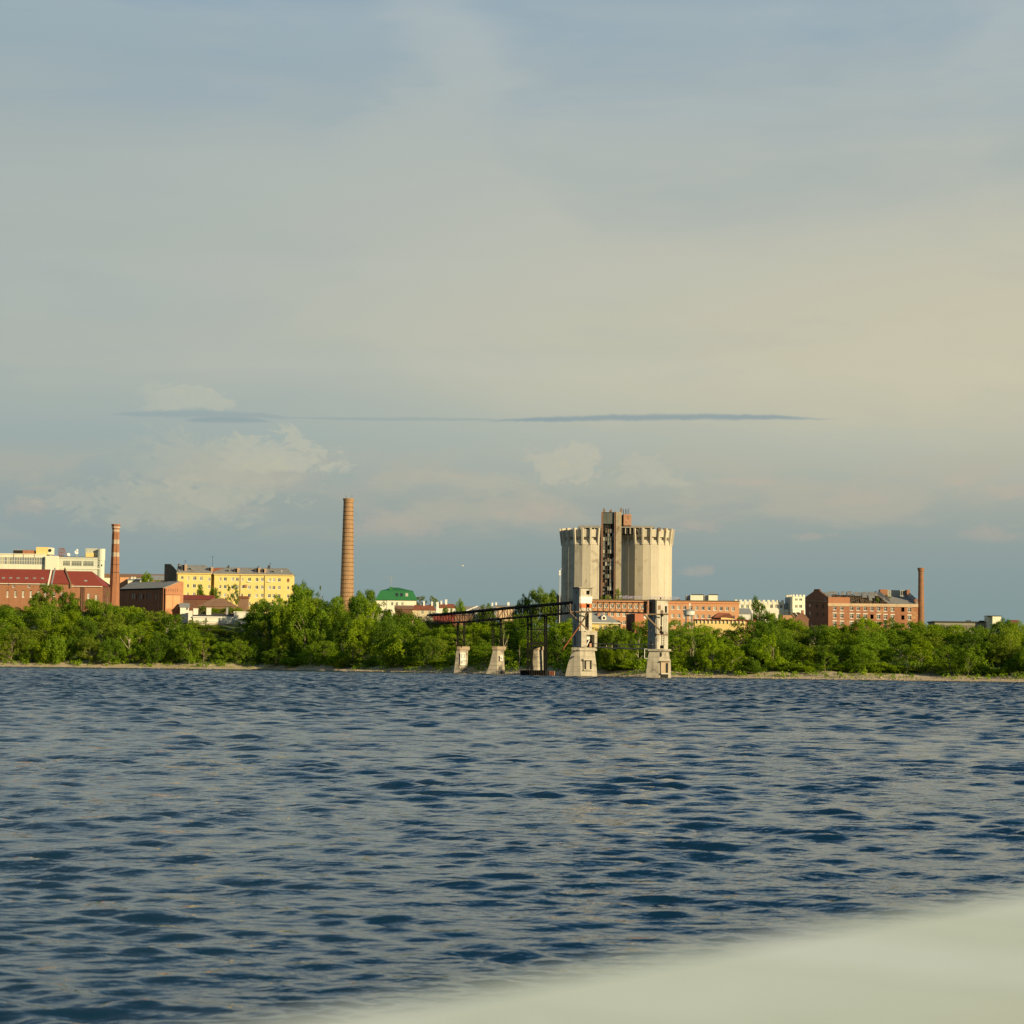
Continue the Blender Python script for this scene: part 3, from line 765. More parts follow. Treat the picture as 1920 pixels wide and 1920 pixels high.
def pale_office():
    b = Block('pale_office_block', 'pale green grey office block with three window groups and a blank corner tower', 'office', 104.5, 178, 1172, 1.5, 1047, 18)
    ops = [(b.lx(a), b.lx(c), b.lz(140, 1061.5), b.lz(140, 1051.5)) for a, c in ((113, 126), (129, 148), (151, 170.5))]
    shell(b, M_pale, ops)
    for (xa, xb, za, zb), n in zip(ops, (5, 6, 7)):
        w = (xb - xa) / n
        for i in range(n): add_window(b.root, xa + i * w, xa + (i + 1) * w, za, zb, G_dark, 'cross', M_pale, .1, False)
    MB().box(-.3, b.L, -.3, 18, b.H, b.H + .7).build('cornice', M_pale, b.root)
    MB().box(0, b.L + 2, -.35, 0, b.lz(140, 1067), b.lz(140, 1065)).build('string_course', M_white, b.root)
    MB().box(.5, b.L - 1, 1, 17, b.H + .7, b.H + 1.1).build('roof_felt', M_tar, b.root)
    # tower, set back, plus rounded stair corner
    y = 3
    MB().box(b.lx(155, y), b.lx(178, y), y, y + 9, b.H, b.lz(160, 1028, y)).build('roof_tower', mat('pale_grey_render', (0.46, .48, .40), var=.2, streak=.4), b.root)
    MB().box(b.lx(155.5, y - 1.5), b.lx(170, y - 1.5), y - 1.5, y, b.H + 1, b.lz(160, 1036.5, y - 1.5)).build('roof_cabin', M_creamy, b.root)
    cx = (b.lx(178) + b.lx(190.5)) / 2; r = (b.lx(190.5) - b.lx(178)) / 2 * 1.02
    cyl = MB().cyl(cx, r * .8, [(r, 0), (r, b.lz(184, 1052)), (r * 1.12, b.lz(184, 1050)), (r * 1.12, b.lz(184, 1029)), (r * .2, b.lz(184, 1028.5))], 12, .3).build('round_stair', M_pale, b.root)
    for px in (180.5, 186):
        x = b.lx(px); yy = r * .8 - math.sqrt(max(.1, r * r - (x - cx) ** 2)) - .05
        add_window(b.root, x - .6, x + .6, b.lz(px, 1062), b.lz(px, 1058), G_dark, 'plain', M_white, yy - .05, False)
    # satellite dishes on the roof
    for px, py, r in ((123.5, 1040, .95), (138, 1035.5, 1.1), (139.5, 1031.5, .6)):
        x, z = b.lx(px, 2), b.lz(px, py, 2)
        o = MB().cyl(0, 0, [(.05, -.25), (r * .6, -.15), (r, .1), (r * .96, .14), (r * .55, -.06)], 14).build('satellite_dish', M_white2, b.root, (x, 2, z))
        o.rotation_euler = (rad(70), 0, rad(35))
        MB().tube((x, 2.2, b.H + 1), (x, 2.1, z), .12, None, 5).build('dish_mast', M_grey, b.root)
    # red lattice frame
    fr = thing('red_lattice_frame', 'rust red open steel frame standing on the pale office roof', 'steel frame', b.root.location + Vector((0, 0, b.H + 1)), b.yaw)
    h = b.lz(112, 1027.5, 1) - b.H - 1
    xs = [b.lx(104.5, 1), b.lx(109, 1), b.lx(113, 1)]
    for x in xs:
        for y in (1, 4): MB().bar((x, y, 0), (x, y, h), .16).build('post', M_rust, fr)
    MB().bar((xs[2], 1, h), (b.lx(120, 1), 1, 0), .16).build('brace', M_rust, fr)
    MB().bar((xs[2], 4, h), (b.lx(120, 1), 4, 0), .16).build('brace', M_rust, fr)
    for z in (.15, .5, .97):
        MB().bar((xs[0], 1, h * z), (xs[2], 1, h * z), .13).build('beam', M_rust, fr); MB().bar((xs[0], 4, h * z), (xs[2], 4, h * z), .13).build('beam', M_rust, fr)
    for a, c in ((0, 1), (1, 2)): MB().bar((xs[a], 1, 0), (xs[c], 1, h), .1).build('brace', M_rust, fr)
pale_office()

def red_roof_factory():
    # three wings in a row, each roof a parapet apart
    Y = 1080
    b = Block('red_roofed_workshop', 'long red brick workshop with red roof, skylights and arched windows at the left edge', 'factory', -70, 90, Y, 2.5, 1092.5, 17)
    wx = [-24, -10, 5, 11, 25.5, 40, 54.5, 69, 82]
    ops = [(b.lx(p) - .5, b.lx(p) + .5, b.lz(p, 1119.5), b.lz(p, 1108.5)) for p in wx if p not in (5,)]
    att = [(b.lx(p) - .6, b.lx(p) + .6, b.lz(p, 1101.5), b.lz(p, 1097.5)) for p in (-12, 21.5, 50.5, 77, 84)]
    shell(b, M_brick, ops + att)
    for o in ops:
        add_window(b.root, *o, random.choice((G_mid, G_pale, G_mid)), 'tee', M_frame)
        xm = (o[0] + o[1]) / 2
        MB().loft([[(xm + .75 * math.cos(a), y, o[3] + .05 + .55 * math.sin(a)) for a in np.linspace(0, math.pi, 8)] for y in (-.08, .0)]).build('window_arch', M_brickd, b.root)
    for o in att: add_window(b.root, *o, G_dark, 'tee', M_white2)
    hr = b.lz(0, 1066.5, 7) - b.H
    xr = b.lx(86)
    def wing(x0, x1, h, hipR=0.0, nm='roof'):
        # long slope toward the river; ridge at 7 m behind the eave
        r = 7.5
        v = [(x0, -.6, b.H), (x1, -.6, b.H), (x1 - hipR, r, b.H + h), (x0, r, b.H + h), (x0, 17, b.H), (x1, 17, b.H)]
        f = [(0, 1, 2, 3), (3, 2, 5, 4), (1, 5, 2), (0, 3, 4), (0, 4, 5, 1)]
        return MB().add(v, f).build(nm, M_redroof, b.root)
    wing(0, xr, hr)
    for i in range(70):
        x = .8 + i * .9
        if x < xr - 1: MB().bar((x, -.55, b.H + .03), (x, 7.4, b.H + hr + .0), .07).build('roof_seam', M_redroof, b.root)
    MB().box(0, xr, -.75, -.55, b.H - .35, b.H).build('eave', M_white, b.root)
    for p in (-40, -25, -12, 2, 15.5, 29.5, 45.5, 60.5, 75.5):
        x = b.lx(p, 2.3); o = MB().box(-.75, .75, -.5, .5, 0, .12).build('skylight', M_grey, b.root, (x, 2.2, b.H + hr * 2.8 / 8.1 + .1)); o.rotation_euler = (math.atan2(hr, 8.1), 0, 0)
        MB().box(-.6, .6, -.38, .38, .12, .14).build('skylight_pane', G_mid, o)
    def firewall(x, m=M_white):
        v = [(x, -.9, b.H - .4), (x, 7.5, b.H + hr + .9), (x, 16, b.H), (x + .7, -.9, b.H - .4), (x + .7, 7.5, b.H + hr + .9), (x + .7, 16, b.H), (x, -.9, b.H - 1), (x, 16, b.H - 1), (x + .7, -.9, b.H - 1), (x + .7, 16, b.H - 1)]
        MB().add(v, [(0, 1, 2, 7, 6), (3, 8, 9, 5, 4), (0, 3, 4, 1), (1, 4, 5, 2), (6, 8, 3, 0), (2, 5, 9, 7), (6, 7, 9, 8)]).build('firewall', m, b.root)
    firewall(xr); firewall(xr + 1.6, M_blueroof)
    # middle wing and right wing are separate houses of the same yard
    c = Block('red_roofed_workshop', 'short red roofed brick house between two sloping firewalls, tree in front', 'factory', 92, 134, Y + 2, 2.5, 1094.5, 17)
    h2 = c.lz(100, 1068.5, 7.5) - c.H
    shell(c, M_brick, [(c.lx(p) - .5, c.lx(p) + .5, c.lz(p, 1118.5), c.lz(p, 1110.5)) for p in (98, 113)])
    for p in (98, 113): add_window(c.root, c.lx(p) - .5, c.lx(p) + .5, c.lz(p, 1118.5), c.lz(p, 1110.5))
    MB().add([(0, -.6, c.H), (c.L - 1.8, -.6, c.H), (c.L - 6.3, 7.5, c.H + h2), (-4.5, 7.5, c.H + h2), (0, 16, c.H), (c.L - 1.8, 16, c.H)], [(0, 1, 2, 3), (3, 2, 5, 4), (1, 5, 2), (0, 3, 4), (0, 4, 5, 1)]).build('roof', M_redroof, c.root)
    x = c.L - 1.6
    MB().add([(x - 4.6, 7.5, c.H + h2 + 1.2), (x, -.8, c.H + .4), (x, -.8, c.H - 2), (x - 4.6, 7.5, c.H - 2), (x - 3.9, 7.5, c.H + h2 + 1.2), (x + .7, -.8, c.H + .4), (x + .7, -.8, c.H - 2), (x - 3.9, 7.5, c.H - 2)],
             [(0, 1, 2, 3), (7, 6, 5, 4), (0, 4, 5, 1), (1, 5, 6, 2), (3, 2, 6, 7), (0, 3, 7, 4)]).build('firewall', M_brown, c.root)
    e = Block('red_roofed_workshop', 'red roofed brick house with dark hipped end left of the striped chimney', 'factory', 134.5, 189, Y + 3, 2.5, 1098.5, 17)
    w2 = [(163, 1117), (177.5, 1120)]
    ops = [(e.lx(p) - .6, e.lx(p) + .6, e.lz(p, q + 5.5), e.lz(p, q - 4)) for p, q in w2]
    shell(e, M_brick, ops)
    for o in ops: add_window(e.root, *o, G_pale, 'tee')
    h3 = e.lz(150, 1071, 8) - e.H
    xe = e.lx(189)
    MB().add([(-1, -.7, e.H), (xe + .4, -.7, e.H), (e.lx(168, 8), 8, e.H + h3), (e.lx(118, 8), 8, e.H + h3), (-1, 17, e.H), (xe + 3, 17, e.H)],
             [(0, 1, 2, 3), (3, 2, 5, 4), (1, 5, 2), (0, 3, 4), (0, 4, 5, 1)]).build('roof', M_redroof, e.root)
    x = e.lx(157, 2.3); o = MB().box(-.7, .7, -.5, .5, 0, .12).build('skylight', M_grey, e.root, (x, 2.2, e.H + h3 * 2.9 / 8.7 + .08)); o.rotation_euler = (math.atan2(h3, 8.7), 0, 0)
    MB().box(0, xe, -.8, -.6, e.H - .35, e.H).build('eave', M_white, e.root)
    for p, w in ((150.5, .35), (154.5, .45)): MB().box(e.lx(p) - w, e.lx(p) + w, -.5, 0, 0, e.H - .4).build('downpipe', M_brickd, e.root)
    MB().box(xe, xe + 2.6, .6, 16, 0, e.H - .3).build('side_annex', M_brickd, e.root)
    # street lamp in front of the long workshop
    p = W(16.5, 1094, 1062); g = gz(p.x, 1062)
    l = thing('street_lamp', 'brown lamp post with a curved arm in front of the long workshop', 'street lamp', (p.x, 1062, g))
    MB().tube((0, 0, 0), (0, 0, p.z - g), .16, .1).build('pole', M_rust, l)
    MB().tube((0, 0, p.z - g), (-1.3, 0, p.z - g + .7), .07).build('arm', M_rust, l); MB().tube((-1.3, 0, p.z - g + .7), (-2.6, 0, p.z - g + .3), .07).build('arm', M_rust, l)
    MB().box(-.5, .3, -.25, .25, p.z - g - .9, p.z - g - .3).build('transformer_box', M_tar, l)
red_roof_factory()

def left_shed():
    # long shaded side to the left, gable end to the right
    Yg = 1010
    b = Block('brick_shed', 'brick shed with grey lean roof, shaded long side and sunlit gable', 'shed', 303, 341, Yg, 38, 1103, 12)
    # gable (local front), roof rises to the right
    zr = b.lz(338, 1090); L = b.L
    g = MB().add([(0, 0, 0), (L, 0, 0), (L, 0, zr - .3), (b.lx(337), 0, zr), (0, 0, b.H), (0, .4, 0), (L, .4, 0), (L, .4, zr - .3), (b.lx(337), .4, zr), (0, .4, b.H)],
                 [(4, 3, 2, 1, 0), (5, 6, 7, 8, 9), (0, 1, 6, 5), (1, 2, 7, 6), (2, 3, 8, 7), (3, 4, 9, 8), (4, 0, 5, 9)]).build('gable_wall', M_brickr if False else mat('sunlit_shed_brick', (0.41, 0.19, 0.10), var=.2, streak=.2, line=.6), b.root)
    for (a, c, d, e) in ((308.5, 320.5, 1141, 1116), (322, 335, 1141, 1116)):
        MB().box(b.lx(a), b.lx(c), -.06, -.002, b.lz(a, d), b.lz(a, e)).build('bricked_up_opening', M_orange, b.root)
    MB().box(b.lx(308), b.lx(336), -.12, 0, b.lz(320, 1116), b.lz(320, 1115)).build('lintel', M_brickd, b.root)
    for i in range(6):
        MB().box(b.lx(309 + i * 4), b.lx(309.8 + i * 4), -.1, 0, b.lz(320, 1109), b.lz(320, 1105) + i * .1).build('pilaster', M_brickd, b.root)
    # side wall runs back-left from the corner: direction chosen to reach column 225
    c = Block('side', None, None, 225, 303, Yg + 21, -math.degrees(math.atan2(21, (303 - 225) / F * Yg * 1.03)), 1104.5, 12, base=b.base, create=False)
    sroot = thing('long_side', None, None, (0, 0, 0)); sroot.parent = b.root
    inv = (Matrix.Translation(b.root.location) @ Matrix.Rotation(b.yaw, 4, 'Z')).inverted()
    sroot.matrix_basis = inv @ (Matrix.Translation((c.O.x, c.O.y, b.base)) @ Matrix.Rotation(c.yaw, 4, 'Z'))
    cols = [245, 249, 253.5, 258, 262, 266, 274.5, 278, 285, 289]
    M_shs = mat('shaded_shed_brick', (0.25, 0.10, 0.055), var=.4, streak=.4, line=.6)  # darker copy of the gable brick, the long side's shade in its colour
    ops = [(c.lx(p) - .42, c.lx(p) + .42, c.lz(p, 1123.5), c.lz(p, 1112.5)) for p in cols]
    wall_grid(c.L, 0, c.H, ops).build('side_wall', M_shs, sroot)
    MB().box(.2, c.L - .2, 1.2, 1.5, 0, c.H - .2).build('inner_wall', M_dark, sroot)
    for i, o in enumerate(ops):
        if i % 3 != 2: MB().box(o[0] + .08, o[1] - .08, .12, .2, o[2], o[3]).build('window_pane', random.choice((G_dark, G_mid)), sroot)
    for p in (238, 270.5, 296): MB().box(c.lx(p) - .3, c.lx(p) + .3, -.25, 0, 0, c.H).build('pilaster', M_brick, sroot)
    MB().box(0, c.L, -.3, 0, c.H - .7, c.H).build('eave', M_steel, sroot)
    MB().bar((c.lx(290), -.3, c.lz(290, 1125)), (c.lx(287), -.3, c.lz(287, 1106)), .15).build('leaning_pole', M_bark, sroot)
    # roof plane (world points from measured corners)
    pts = [W(224.5, 1104, c.O.y - .6), W(304, 1103, Yg - .7), W(337.5, 1089.5, Yg + (b.lx(337.5)) * math.sin(b.yaw) - .3), W(243, 1092.5, Yg + 34)]
    inv2 = inv
    v = [inv2 @ p for p in pts] + [inv2 @ (p - Vector((0, 0, .35))) for p in pts]
    MB().add(v, [(0, 1, 2, 3), (7, 6, 5, 4), (0, 4, 5, 1), (1, 5, 6, 2), (2, 6, 7, 3), (3, 7, 4, 0)]).build('roof', M_gryroof, b.root)
    for p, pt in ((307, 1088), (312.5, 1090)):
        q = inv2 @ W(p, pt, Yg + 12); MB().tube((q.x, q.y, q.z - 2.2), q, .22).build('vent_pipe', M_steel, b.root)
left_shed()
flatten(bpy.data.objects['long_side'])

def left_background():
    def simple(name, label, cat, pl, pr, Y, ptop, D, m, roofm=None, rh=0, yaw=1.0, wins=(), w=1.1, h=1.5, hip=0, wk='cross', below=None):
        Y += 80
        b = Block(name, label, cat, pl, pr, Y, yaw, ptop, D)
        ops = [(b.lx(p) - w / 2, b.lx(p) + w / 2, b.lz(p, q) - h / 2, b.lz(p, q) + h / 2) for p, q in wins]
        shell(b, m, ops)
        for o in ops: add_window(b.root, *o, None, wk)
        if roofm: gable(b.L, D, b.H, rh, roofm, b.root, il=hip, ir=hip)
        else: MB().box(-.15, b.L + .15, -.15, D + .15, b.H, b.H + .35).build('parapet', m, b.root)
        return b
    simple('orange_house', 'orange brick house end just right of the striped chimney', 'house', 225, 239, 1040, 1081, 10, M_orange, M_oldroof, 1.5, 14)
    simple('distant_long_house', 'distant grey brown roofed house behind the striped chimney', 'house', 184, 300, 1100, 1082, 12, M_cream, M_oldroof, 2.2)
    b = simple('cream_house', 'low cream house with small chimneys above the shed roof', 'house', 240, 266, 1035, 1087, 10, M_cream, M_blueroof, .9)
    for p in (244, 249): chimney_on(b.root, b.lx(p, 3), 3, b.H, .9, 1.4, M_white)
    simple('distant_barn', 'distant brown gabled roof beside the yellow block\'s dark end wall', 'house', 282, 308, 1060, 1087, 12, M_oldroof, M_blueroof, 2.6, 8)
    # low red roofs in front of the yellow block
    b = simple('low_red_roof_house', 'low house with a dull red roof under the yellow apartment block', 'house', 341, 396, 975, 1122.5, 9, M_brickd, M_redroofd, 2.0, 1.5)
    simple('pink_roofed_barn', 'wide old barn with a sagging brown pink hipped roof', 'barn', 372, 441, 955, 1136, 14, M_oldroof, M_oldroof, 4.0, 4, hip=7)
    b = simple('small_blue_roof_house', 'small house with a blue grey roof tucked against the brick shed', 'house', 338, 352, 930, 1138, 9, M_white, M_blueroof, 2.0, 10, wins=((348, 1141),))
    simple('small_brick_annex', 'small pinkish brick annex at the foot of the yellow block', 'annex', 446, 462, 985, 1121, 6, M_oldroof, M_brroof, 1.0)
    # white house with parapet
    b = Block('white_parapet_house', 'long white house with parapets and three short chimneys half hidden by trees', 'house', 362, 437, 1000, 3, 1155.5, 12)
    shell(b, M_white)
    MB().box(-.2, b.L, -.35, 0, b.H - .55, b.H).build('cornice', M_white2, b.root)
    MB().box(0, b.L, -.28, 0, b.H - 2.4, b.H - 2.1).build('string_course', M_white2, b.root)
    MB().box(0, b.L, -.24, 0, b.H - 3.6, b.H - 3.3).build('string_course', M_oldroof, b.root)
    for p in (386, 411, 436): MB().box(b.lx(p) - .2, b.lx(p) + .2, -.5, -.36, 0, b.H - .4).build('downpipe', M_grey, b.root)
    gable(b.L, 12, b.H, 1.6, M_tar, b.root, .1)
    A, B = b.lx(437.2, -.6), b.lx(459.5, -.6)
    MB().box(A, B, -.6, 11, 0, b.lz(440, 1148.5, -.6)).build('end_pavilion', M_white, b.root)
    MB().box(A - .3, B + .4, -.9, 11.3, b.lz(440, 1148.5, -.6), b.lz(440, 1146.5, -.6)).build('pavilion_cornice', M_white2, b.root)
    for p, t, w, mm in ((365, 1141.5, 2.1, M_white), (389.5, 1140.5, 2.1, M_white), (424, 1140, .9, M_grey)): chimney_on(b.root, b.lx(p, 4), 4, b.H, w, b.lz(p, t, 4) - b.H, mm)
    A2 = b.lx(351, .5)
    MB().box(A2, b.lx(358, .5), .5, 9, 0, b.lz(352, 1145, .5)).build('side_wing', M_white, b.root)
left_background()

def yellow_block():
    b = Block('yellow_apartment_block', 'long bright yellow four storey apartment block with a dark left end wall', 'apartment block', 333, 392, 1080, 3.5, 1074, 15)
    root = b.root
    c = Block('tmp', None, None, 402, 545.5, 1080 + .06 * 17, 2.2, 1076, 15, base=b.base, create=False)
    def part_block(q, wins, xroot, m=M_yell):
        ops = [(q.lx(p) - w / 2, q.lx(p) + w / 2, q.lz(p, y + hh / 2), q.lz(p, y - hh / 2)) for p, y, w, hh in wins]
        wall_grid(q.L, 0, q.H, ops).build('front_wall', m, xroot)
        MB().box(.3, q.L - .3, 1.2, q.D, 0, q.H - .1).build('rear_wall', M_yell, xroot)
        MB().box(0, .3, .4, q.D, 0, q.H).build('side_wall', m, xroot); MB().box(q.L - .3, q.L, .4, q.D, 0, q.H).build('side_wall', m, xroot)
        for o in ops: add_window(xroot, *o, random.choice((G_mid, G_dark, G_pale)), 'cross' if random.random() < .6 else 'tee', M_frame)
    W1 = [(338, 1083, 1.2, 5.5), (349.5, 1084, 1.0, 7), (361.5, 1084, 1.7, 7), (373.5, 1084.5, 1.6, 7), (389, 1086, 1.2, 6),
          (349, 1098.5, 1.0, 7), (361, 1098.5, 1.6, 7), (373, 1098.5, 1.6, 6), (389, 1100, 1.2, 6), (361, 1114, 1.6, 6), (349, 1114, 1, 6)]
    part_block(b, W1, root)
    side = thing('east_range', None, None, (0, 0, 0)); side.parent = root
    inv = (Matrix.Translation(root.location) @ Matrix.Rotation(b.yaw, 4, 'Z')).inverted()
    side.matrix_basis = inv @ (Matrix.Translation((c.O.x, c.O.y, b.base)) @ Matrix.Rotation(c.yaw, 4, 'Z'))
    xs = (410, 419, 433, 441.5, 451, 464.5, 478.5, 488.5, 502.5, 510.5, 520.5, 537.5)
    W2 = []
    for r, y0 in enumerate((1085.5, 1100, 1115.5, 1131)):
        for p in xs:
            y = y0 + (p - 410) * .0165
            if r == 3 and p < 450: continue
            if p == 488.5: y -= .5
            W2.append((p, y, 1.0 if p in (410, 451, 537.5) else 1.5, 6.5))
    part_block(c, W2, side)
    o = W2[0]
    x = c.lx(537.5); MB().box(x - .6, x + .6, -.05, .1, c.lz(537.5, 1092), c.lz(537.5, 1085)).build('wooden_balcony_screen', M_rust, side)
    x = c.lx(458.5); MB().box(x - .7, x + .7, -.8, 0, c.lz(458, 1101), c.lz(458, 1096)).build('balcony', M_rustpale, side)
    for p in (447.5, 493.5): MB().box(c.lx(p) - .12, c.lx(p) + .12, -.25, -.05, 0, c.H).build('downpipe', M_brown, side)
    for p in (464.5, 502): MB().box(c.lx(p) - 1.0, c.lx(p) + 1.0, -.5, 0, c.lz(p, 1091.5), c.lz(p, 1090)).build('balcony_ledge', M_white2, side)
    for q, rt in ((b, root), (c, side)):
        MB().box(-.4, q.L + .5, -.55, 0, q.H - .45, q.H + .05).build('cornice', M_creamy, rt)
    # recess between
    xa, xb = b.L, b.lx(402.5, .8)
    MB().box(xa, xb, 5.0, 14, 0, b.H).build('recessed_wall', M_yell, root)
    for y in (1085, 1100):
        z = b.lz(397, y); MB().box((xa + xb) / 2 - .2, (xa + xb) / 2 + .6, 4.95, 5.05, z - .8, z + .8).build('recess_window', G_mid, root)
    # end wall facing left, its shade put into a near-black colour, stepped top
    hr = b.lz(340, 1059, 7) - b.H
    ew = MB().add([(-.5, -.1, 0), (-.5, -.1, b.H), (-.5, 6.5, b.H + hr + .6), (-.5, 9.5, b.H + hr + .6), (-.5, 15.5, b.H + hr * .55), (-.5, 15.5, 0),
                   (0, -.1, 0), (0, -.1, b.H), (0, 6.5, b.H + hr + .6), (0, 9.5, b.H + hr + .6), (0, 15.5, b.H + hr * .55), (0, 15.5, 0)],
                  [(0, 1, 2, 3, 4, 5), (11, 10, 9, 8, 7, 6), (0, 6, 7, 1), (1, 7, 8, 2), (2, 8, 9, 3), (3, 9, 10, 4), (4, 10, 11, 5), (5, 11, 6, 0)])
    ew.build('end_wall', mat('shade_black_gable', (0.095, 0.082, 0.062), var=.3, streak=.4), root)
    # the end wall is seen obliquely as a broad dark face
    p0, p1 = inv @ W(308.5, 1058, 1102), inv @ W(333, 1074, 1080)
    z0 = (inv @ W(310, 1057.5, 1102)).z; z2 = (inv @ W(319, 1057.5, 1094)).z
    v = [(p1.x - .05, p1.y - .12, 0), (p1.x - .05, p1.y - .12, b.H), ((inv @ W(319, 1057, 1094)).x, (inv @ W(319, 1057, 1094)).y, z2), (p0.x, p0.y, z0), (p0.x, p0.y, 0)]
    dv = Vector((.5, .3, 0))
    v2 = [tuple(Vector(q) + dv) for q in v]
    MB().add(v + v2, [(0, 1, 2, 3, 4), (9, 8, 7, 6, 5), (0, 5, 6, 1), (1, 6, 7, 2), (2, 7, 8, 3), (3, 8, 9, 4), (4, 9, 5, 0)]).build('gable_wall', MATS['shade_black_gable'], root)
    # roofs
    def pitched(q, rt, h, m, seams=True):
        v = [(-.4, -.6, q.H), (q.L + .5, -.6, q.H), (q.L - 3.2, 7.5, q.H + h), (-.4, 7.5, q.H + h), (-.4, 15.5, q.H), (q.L + .5, 15.5, q.H)]
        MB().add(v, [(0, 1, 2, 3), (3, 2, 5, 4), (1, 5, 2), (0, 3, 4), (0, 4, 5, 1)]).build('roof', m, rt)
        if seams:
            x = .4
            while x < q.L - 3.3:
                MB().bar((x, -.55, q.H + .04), (x, 7.4, q.H + h + .02), .07).build('roof_seam', M_grey, rt); x += 1.3
    pitched(b, root, hr, M_gryroof)
    h2 = c.lz(440, 1064, 7.5) - c.H
    pitched(c, side, h2, M_gryroof)
    for q, rt, h, lst in ((b, root, hr, ((353, 3.6, .9),)), (c, side, h2, ((424, 3.6, .9), (403, 7, 2.8), (509, 3, .9)))):
        for p, y, w in lst:
            z = q.H + h * (y + .6) / 8.1
            x = q.lx(p, y)
            if w > 2: MB().add([(x - 4, 6.2, q.H + h * 6.8 / 8.1 + .08), (x - 1, 1.6, q.H + h * 2.2 / 8.1 + .08), (x + 3.6, 6.2, q.H + h * 6.8 / 8.1 + .08), (x, 6.4, q.H + h * 6.8 / 8.1 + .08)], [(0, 1, 2, 3)]).build('rusty_patch', M_rustroof, rt)
            else:
                d = MB().add([(x - 1.1, y - 1.3, z - .3), (x + 1.1, y - 1.3, z - .3), (x, y - 1.3, z + .8), (x - 1.1, y + 1.2, z + .2), (x + 1.1, y + 1.2, z + .2), (x, y + 1.4, z + .8)], [(0, 1, 2), (5, 4, 3), (0, 2, 5, 3), (1, 4, 5, 2), (0, 3, 4, 1)]).build('dormer', M_blueroof, rt)
                MB().box(x - .55, x + .55, y - 1.36, y - 1.31, z - .2, z + .35).build('dormer_opening', M_dark, d)
    def wide_chimney(q, rt, p, pt, pb, wpx=3.2):
        y = 1.4; x = q.lx(p, y); zt = q.lz(p, pt, y); w = 1.5
        o = MB().box(x - .45, x + .45, y - .4, y + 3.6, q.H - .5, zt).build('chimney', mat('pinkish_chimney', (.42, .30, .21), var=.3), rt)
        MB().box(x - 2.2, x - .45, y + .5, y + 3.6, q.H, zt - .3).build('chimney_flank', M_tar, o)
    for q, rt, p, t in ((b, root, 344, 1058), (b, root, 393.5, 1063), (c, side, 443, 1065), (c, side, 482.5, 1064.5), (c, side, 494, 1066)): wide_chimney(q, rt, p, t, 0)
    for q, rt, p, t, w in ((c, side, 424.5, 1060, .9), (c, side, 480.5, 1061.5, .5), (c, side, 500.5, 1060, 1.0)):
        x = q.lx(p, 7); MB().box(x - w / 2, x + w / 2, 6.6, 7.6, q.H + 1.5, q.lz(p, t, 7)).build('chimney', M_tar, rt)
    x = c.lx(525, 4); MB().cyl(x, 4, [(.2, c.H + 1), (.5, c.H + 1.9), (.2, c.H + 2.3)], 8).build('roof_vent', M_white2, side)
    for q, rt, p, t in ((b, root, 343, 1050), (b, root, 394.5, 1042), (c, side, 503, 1055)):
        x = q.lx(p, 6); MB().tube((x, 6, q.H), (x, 6, q.lz(p, t, 6)), .07, None, 4).build('aerial', M_steel, rt); MB().tube((x - .8, 6, q.lz(p, t + 2, 6)), (x + .8, 6, q.lz(p, t + 2, 6)), .05, None, 4).build('aerial_arm', M_steel, rt)
yellow_block()
flatten(bpy.data.objects['east_range'])

def green_house():
    b = Block('green_mansard_house', 'cream house with a bright green mansard roof and skylights', 'house', 725.5, 779, 1025, 4, 1124, 15)
    ops = [(b.lx(p) - .55, b.lx(p) + .55, b.lz(p, 1135), b.lz(p, 1129)) for p in (733.5, 742, 752.5)]
    shell(b, M_cream, ops)
    for o in ops: add_window(b.root, *o)
    z1, z2 = b.lz(730, 1107.5, 3), b.lz(737, 1101.5, 7)
    L = b.L; H = b.H
    lo = -5.5
    v = [(lo, -.5, H), (L + .5, -.5, H), (L + .5, 15.5, H), (lo, 15.5, H), (b.lx(729, 2.2) - 4.5, 2.2, z1), (b.lx(772, 2.2), 2.2, z1), (b.lx(772, 2.2), 13, z1), (b.lx(729, 2.2) - 4.5, 13, z1),
         (b.lx(735, 7), 7.5, z2), (b.lx(745, 7), 7.5, z2)]
    MB().add(v, [(0, 1, 5, 4), (1, 2, 6, 5), (2, 3, 7, 6), (3, 0, 4, 7), (4, 5, 9, 8), (5, 6, 9), (6, 7, 8, 9), (7, 4, 8), (3, 2, 1, 0)]).build('mansard_roof', M_green, b.root)
    MB().box(lo, 0, .2, 15, 0, H).build('side_wall', M_cream, b.root)
    MB().box(b.lx(728, .3), b.lx(734, .3), 3, 5, z1 - 1, b.lz(731, 1100.5, 3)).build('roof_hatch', M_green, b.root)
    MB().box(lo, L + .6, -.6, -.35, H - .25, H + .1).build('gutter', M_green, b.root)
    MB().box(b.lx(772, 2.2) - .0 - 11.8, b.lx(772, 2.2) + .25, 1.95, 2.25, z1 - .12, z1 + .15).build('roof_break', M_green, b.root)
    for p, g in ((742.2, G_dark), (751, G_dark), (760.8, G_pale)):
        x = b.lx(p, 1); z = H + (z1 - H) * .55
        o = MB().box(-.65, .65, -.06, .02, -.95, .95).build('skylight', g, b.root, (x, .95, z)); o.rotation_euler = (-math.atan2(2.7, z1 - H), 0, 0)
    x = b.lx(731, 4)
    MB().tube((x, 4, z2 - 1), (x, 4, b.lz(731, 1081, 4)), .07, None, 5).build('aerial', M_grey, b.root)
    for dz, w in ((0, 2.2), (.7, 1.4), (1.3, 2.0)): MB().tube((x - w, 4, b.lz(731, 1081, 4) - .3 - dz), (x + w * .9, 4, b.lz(731, 1081, 4) - dz), .05, None, 4).build('aerial_arm', M_grey, b.root)
green_house()

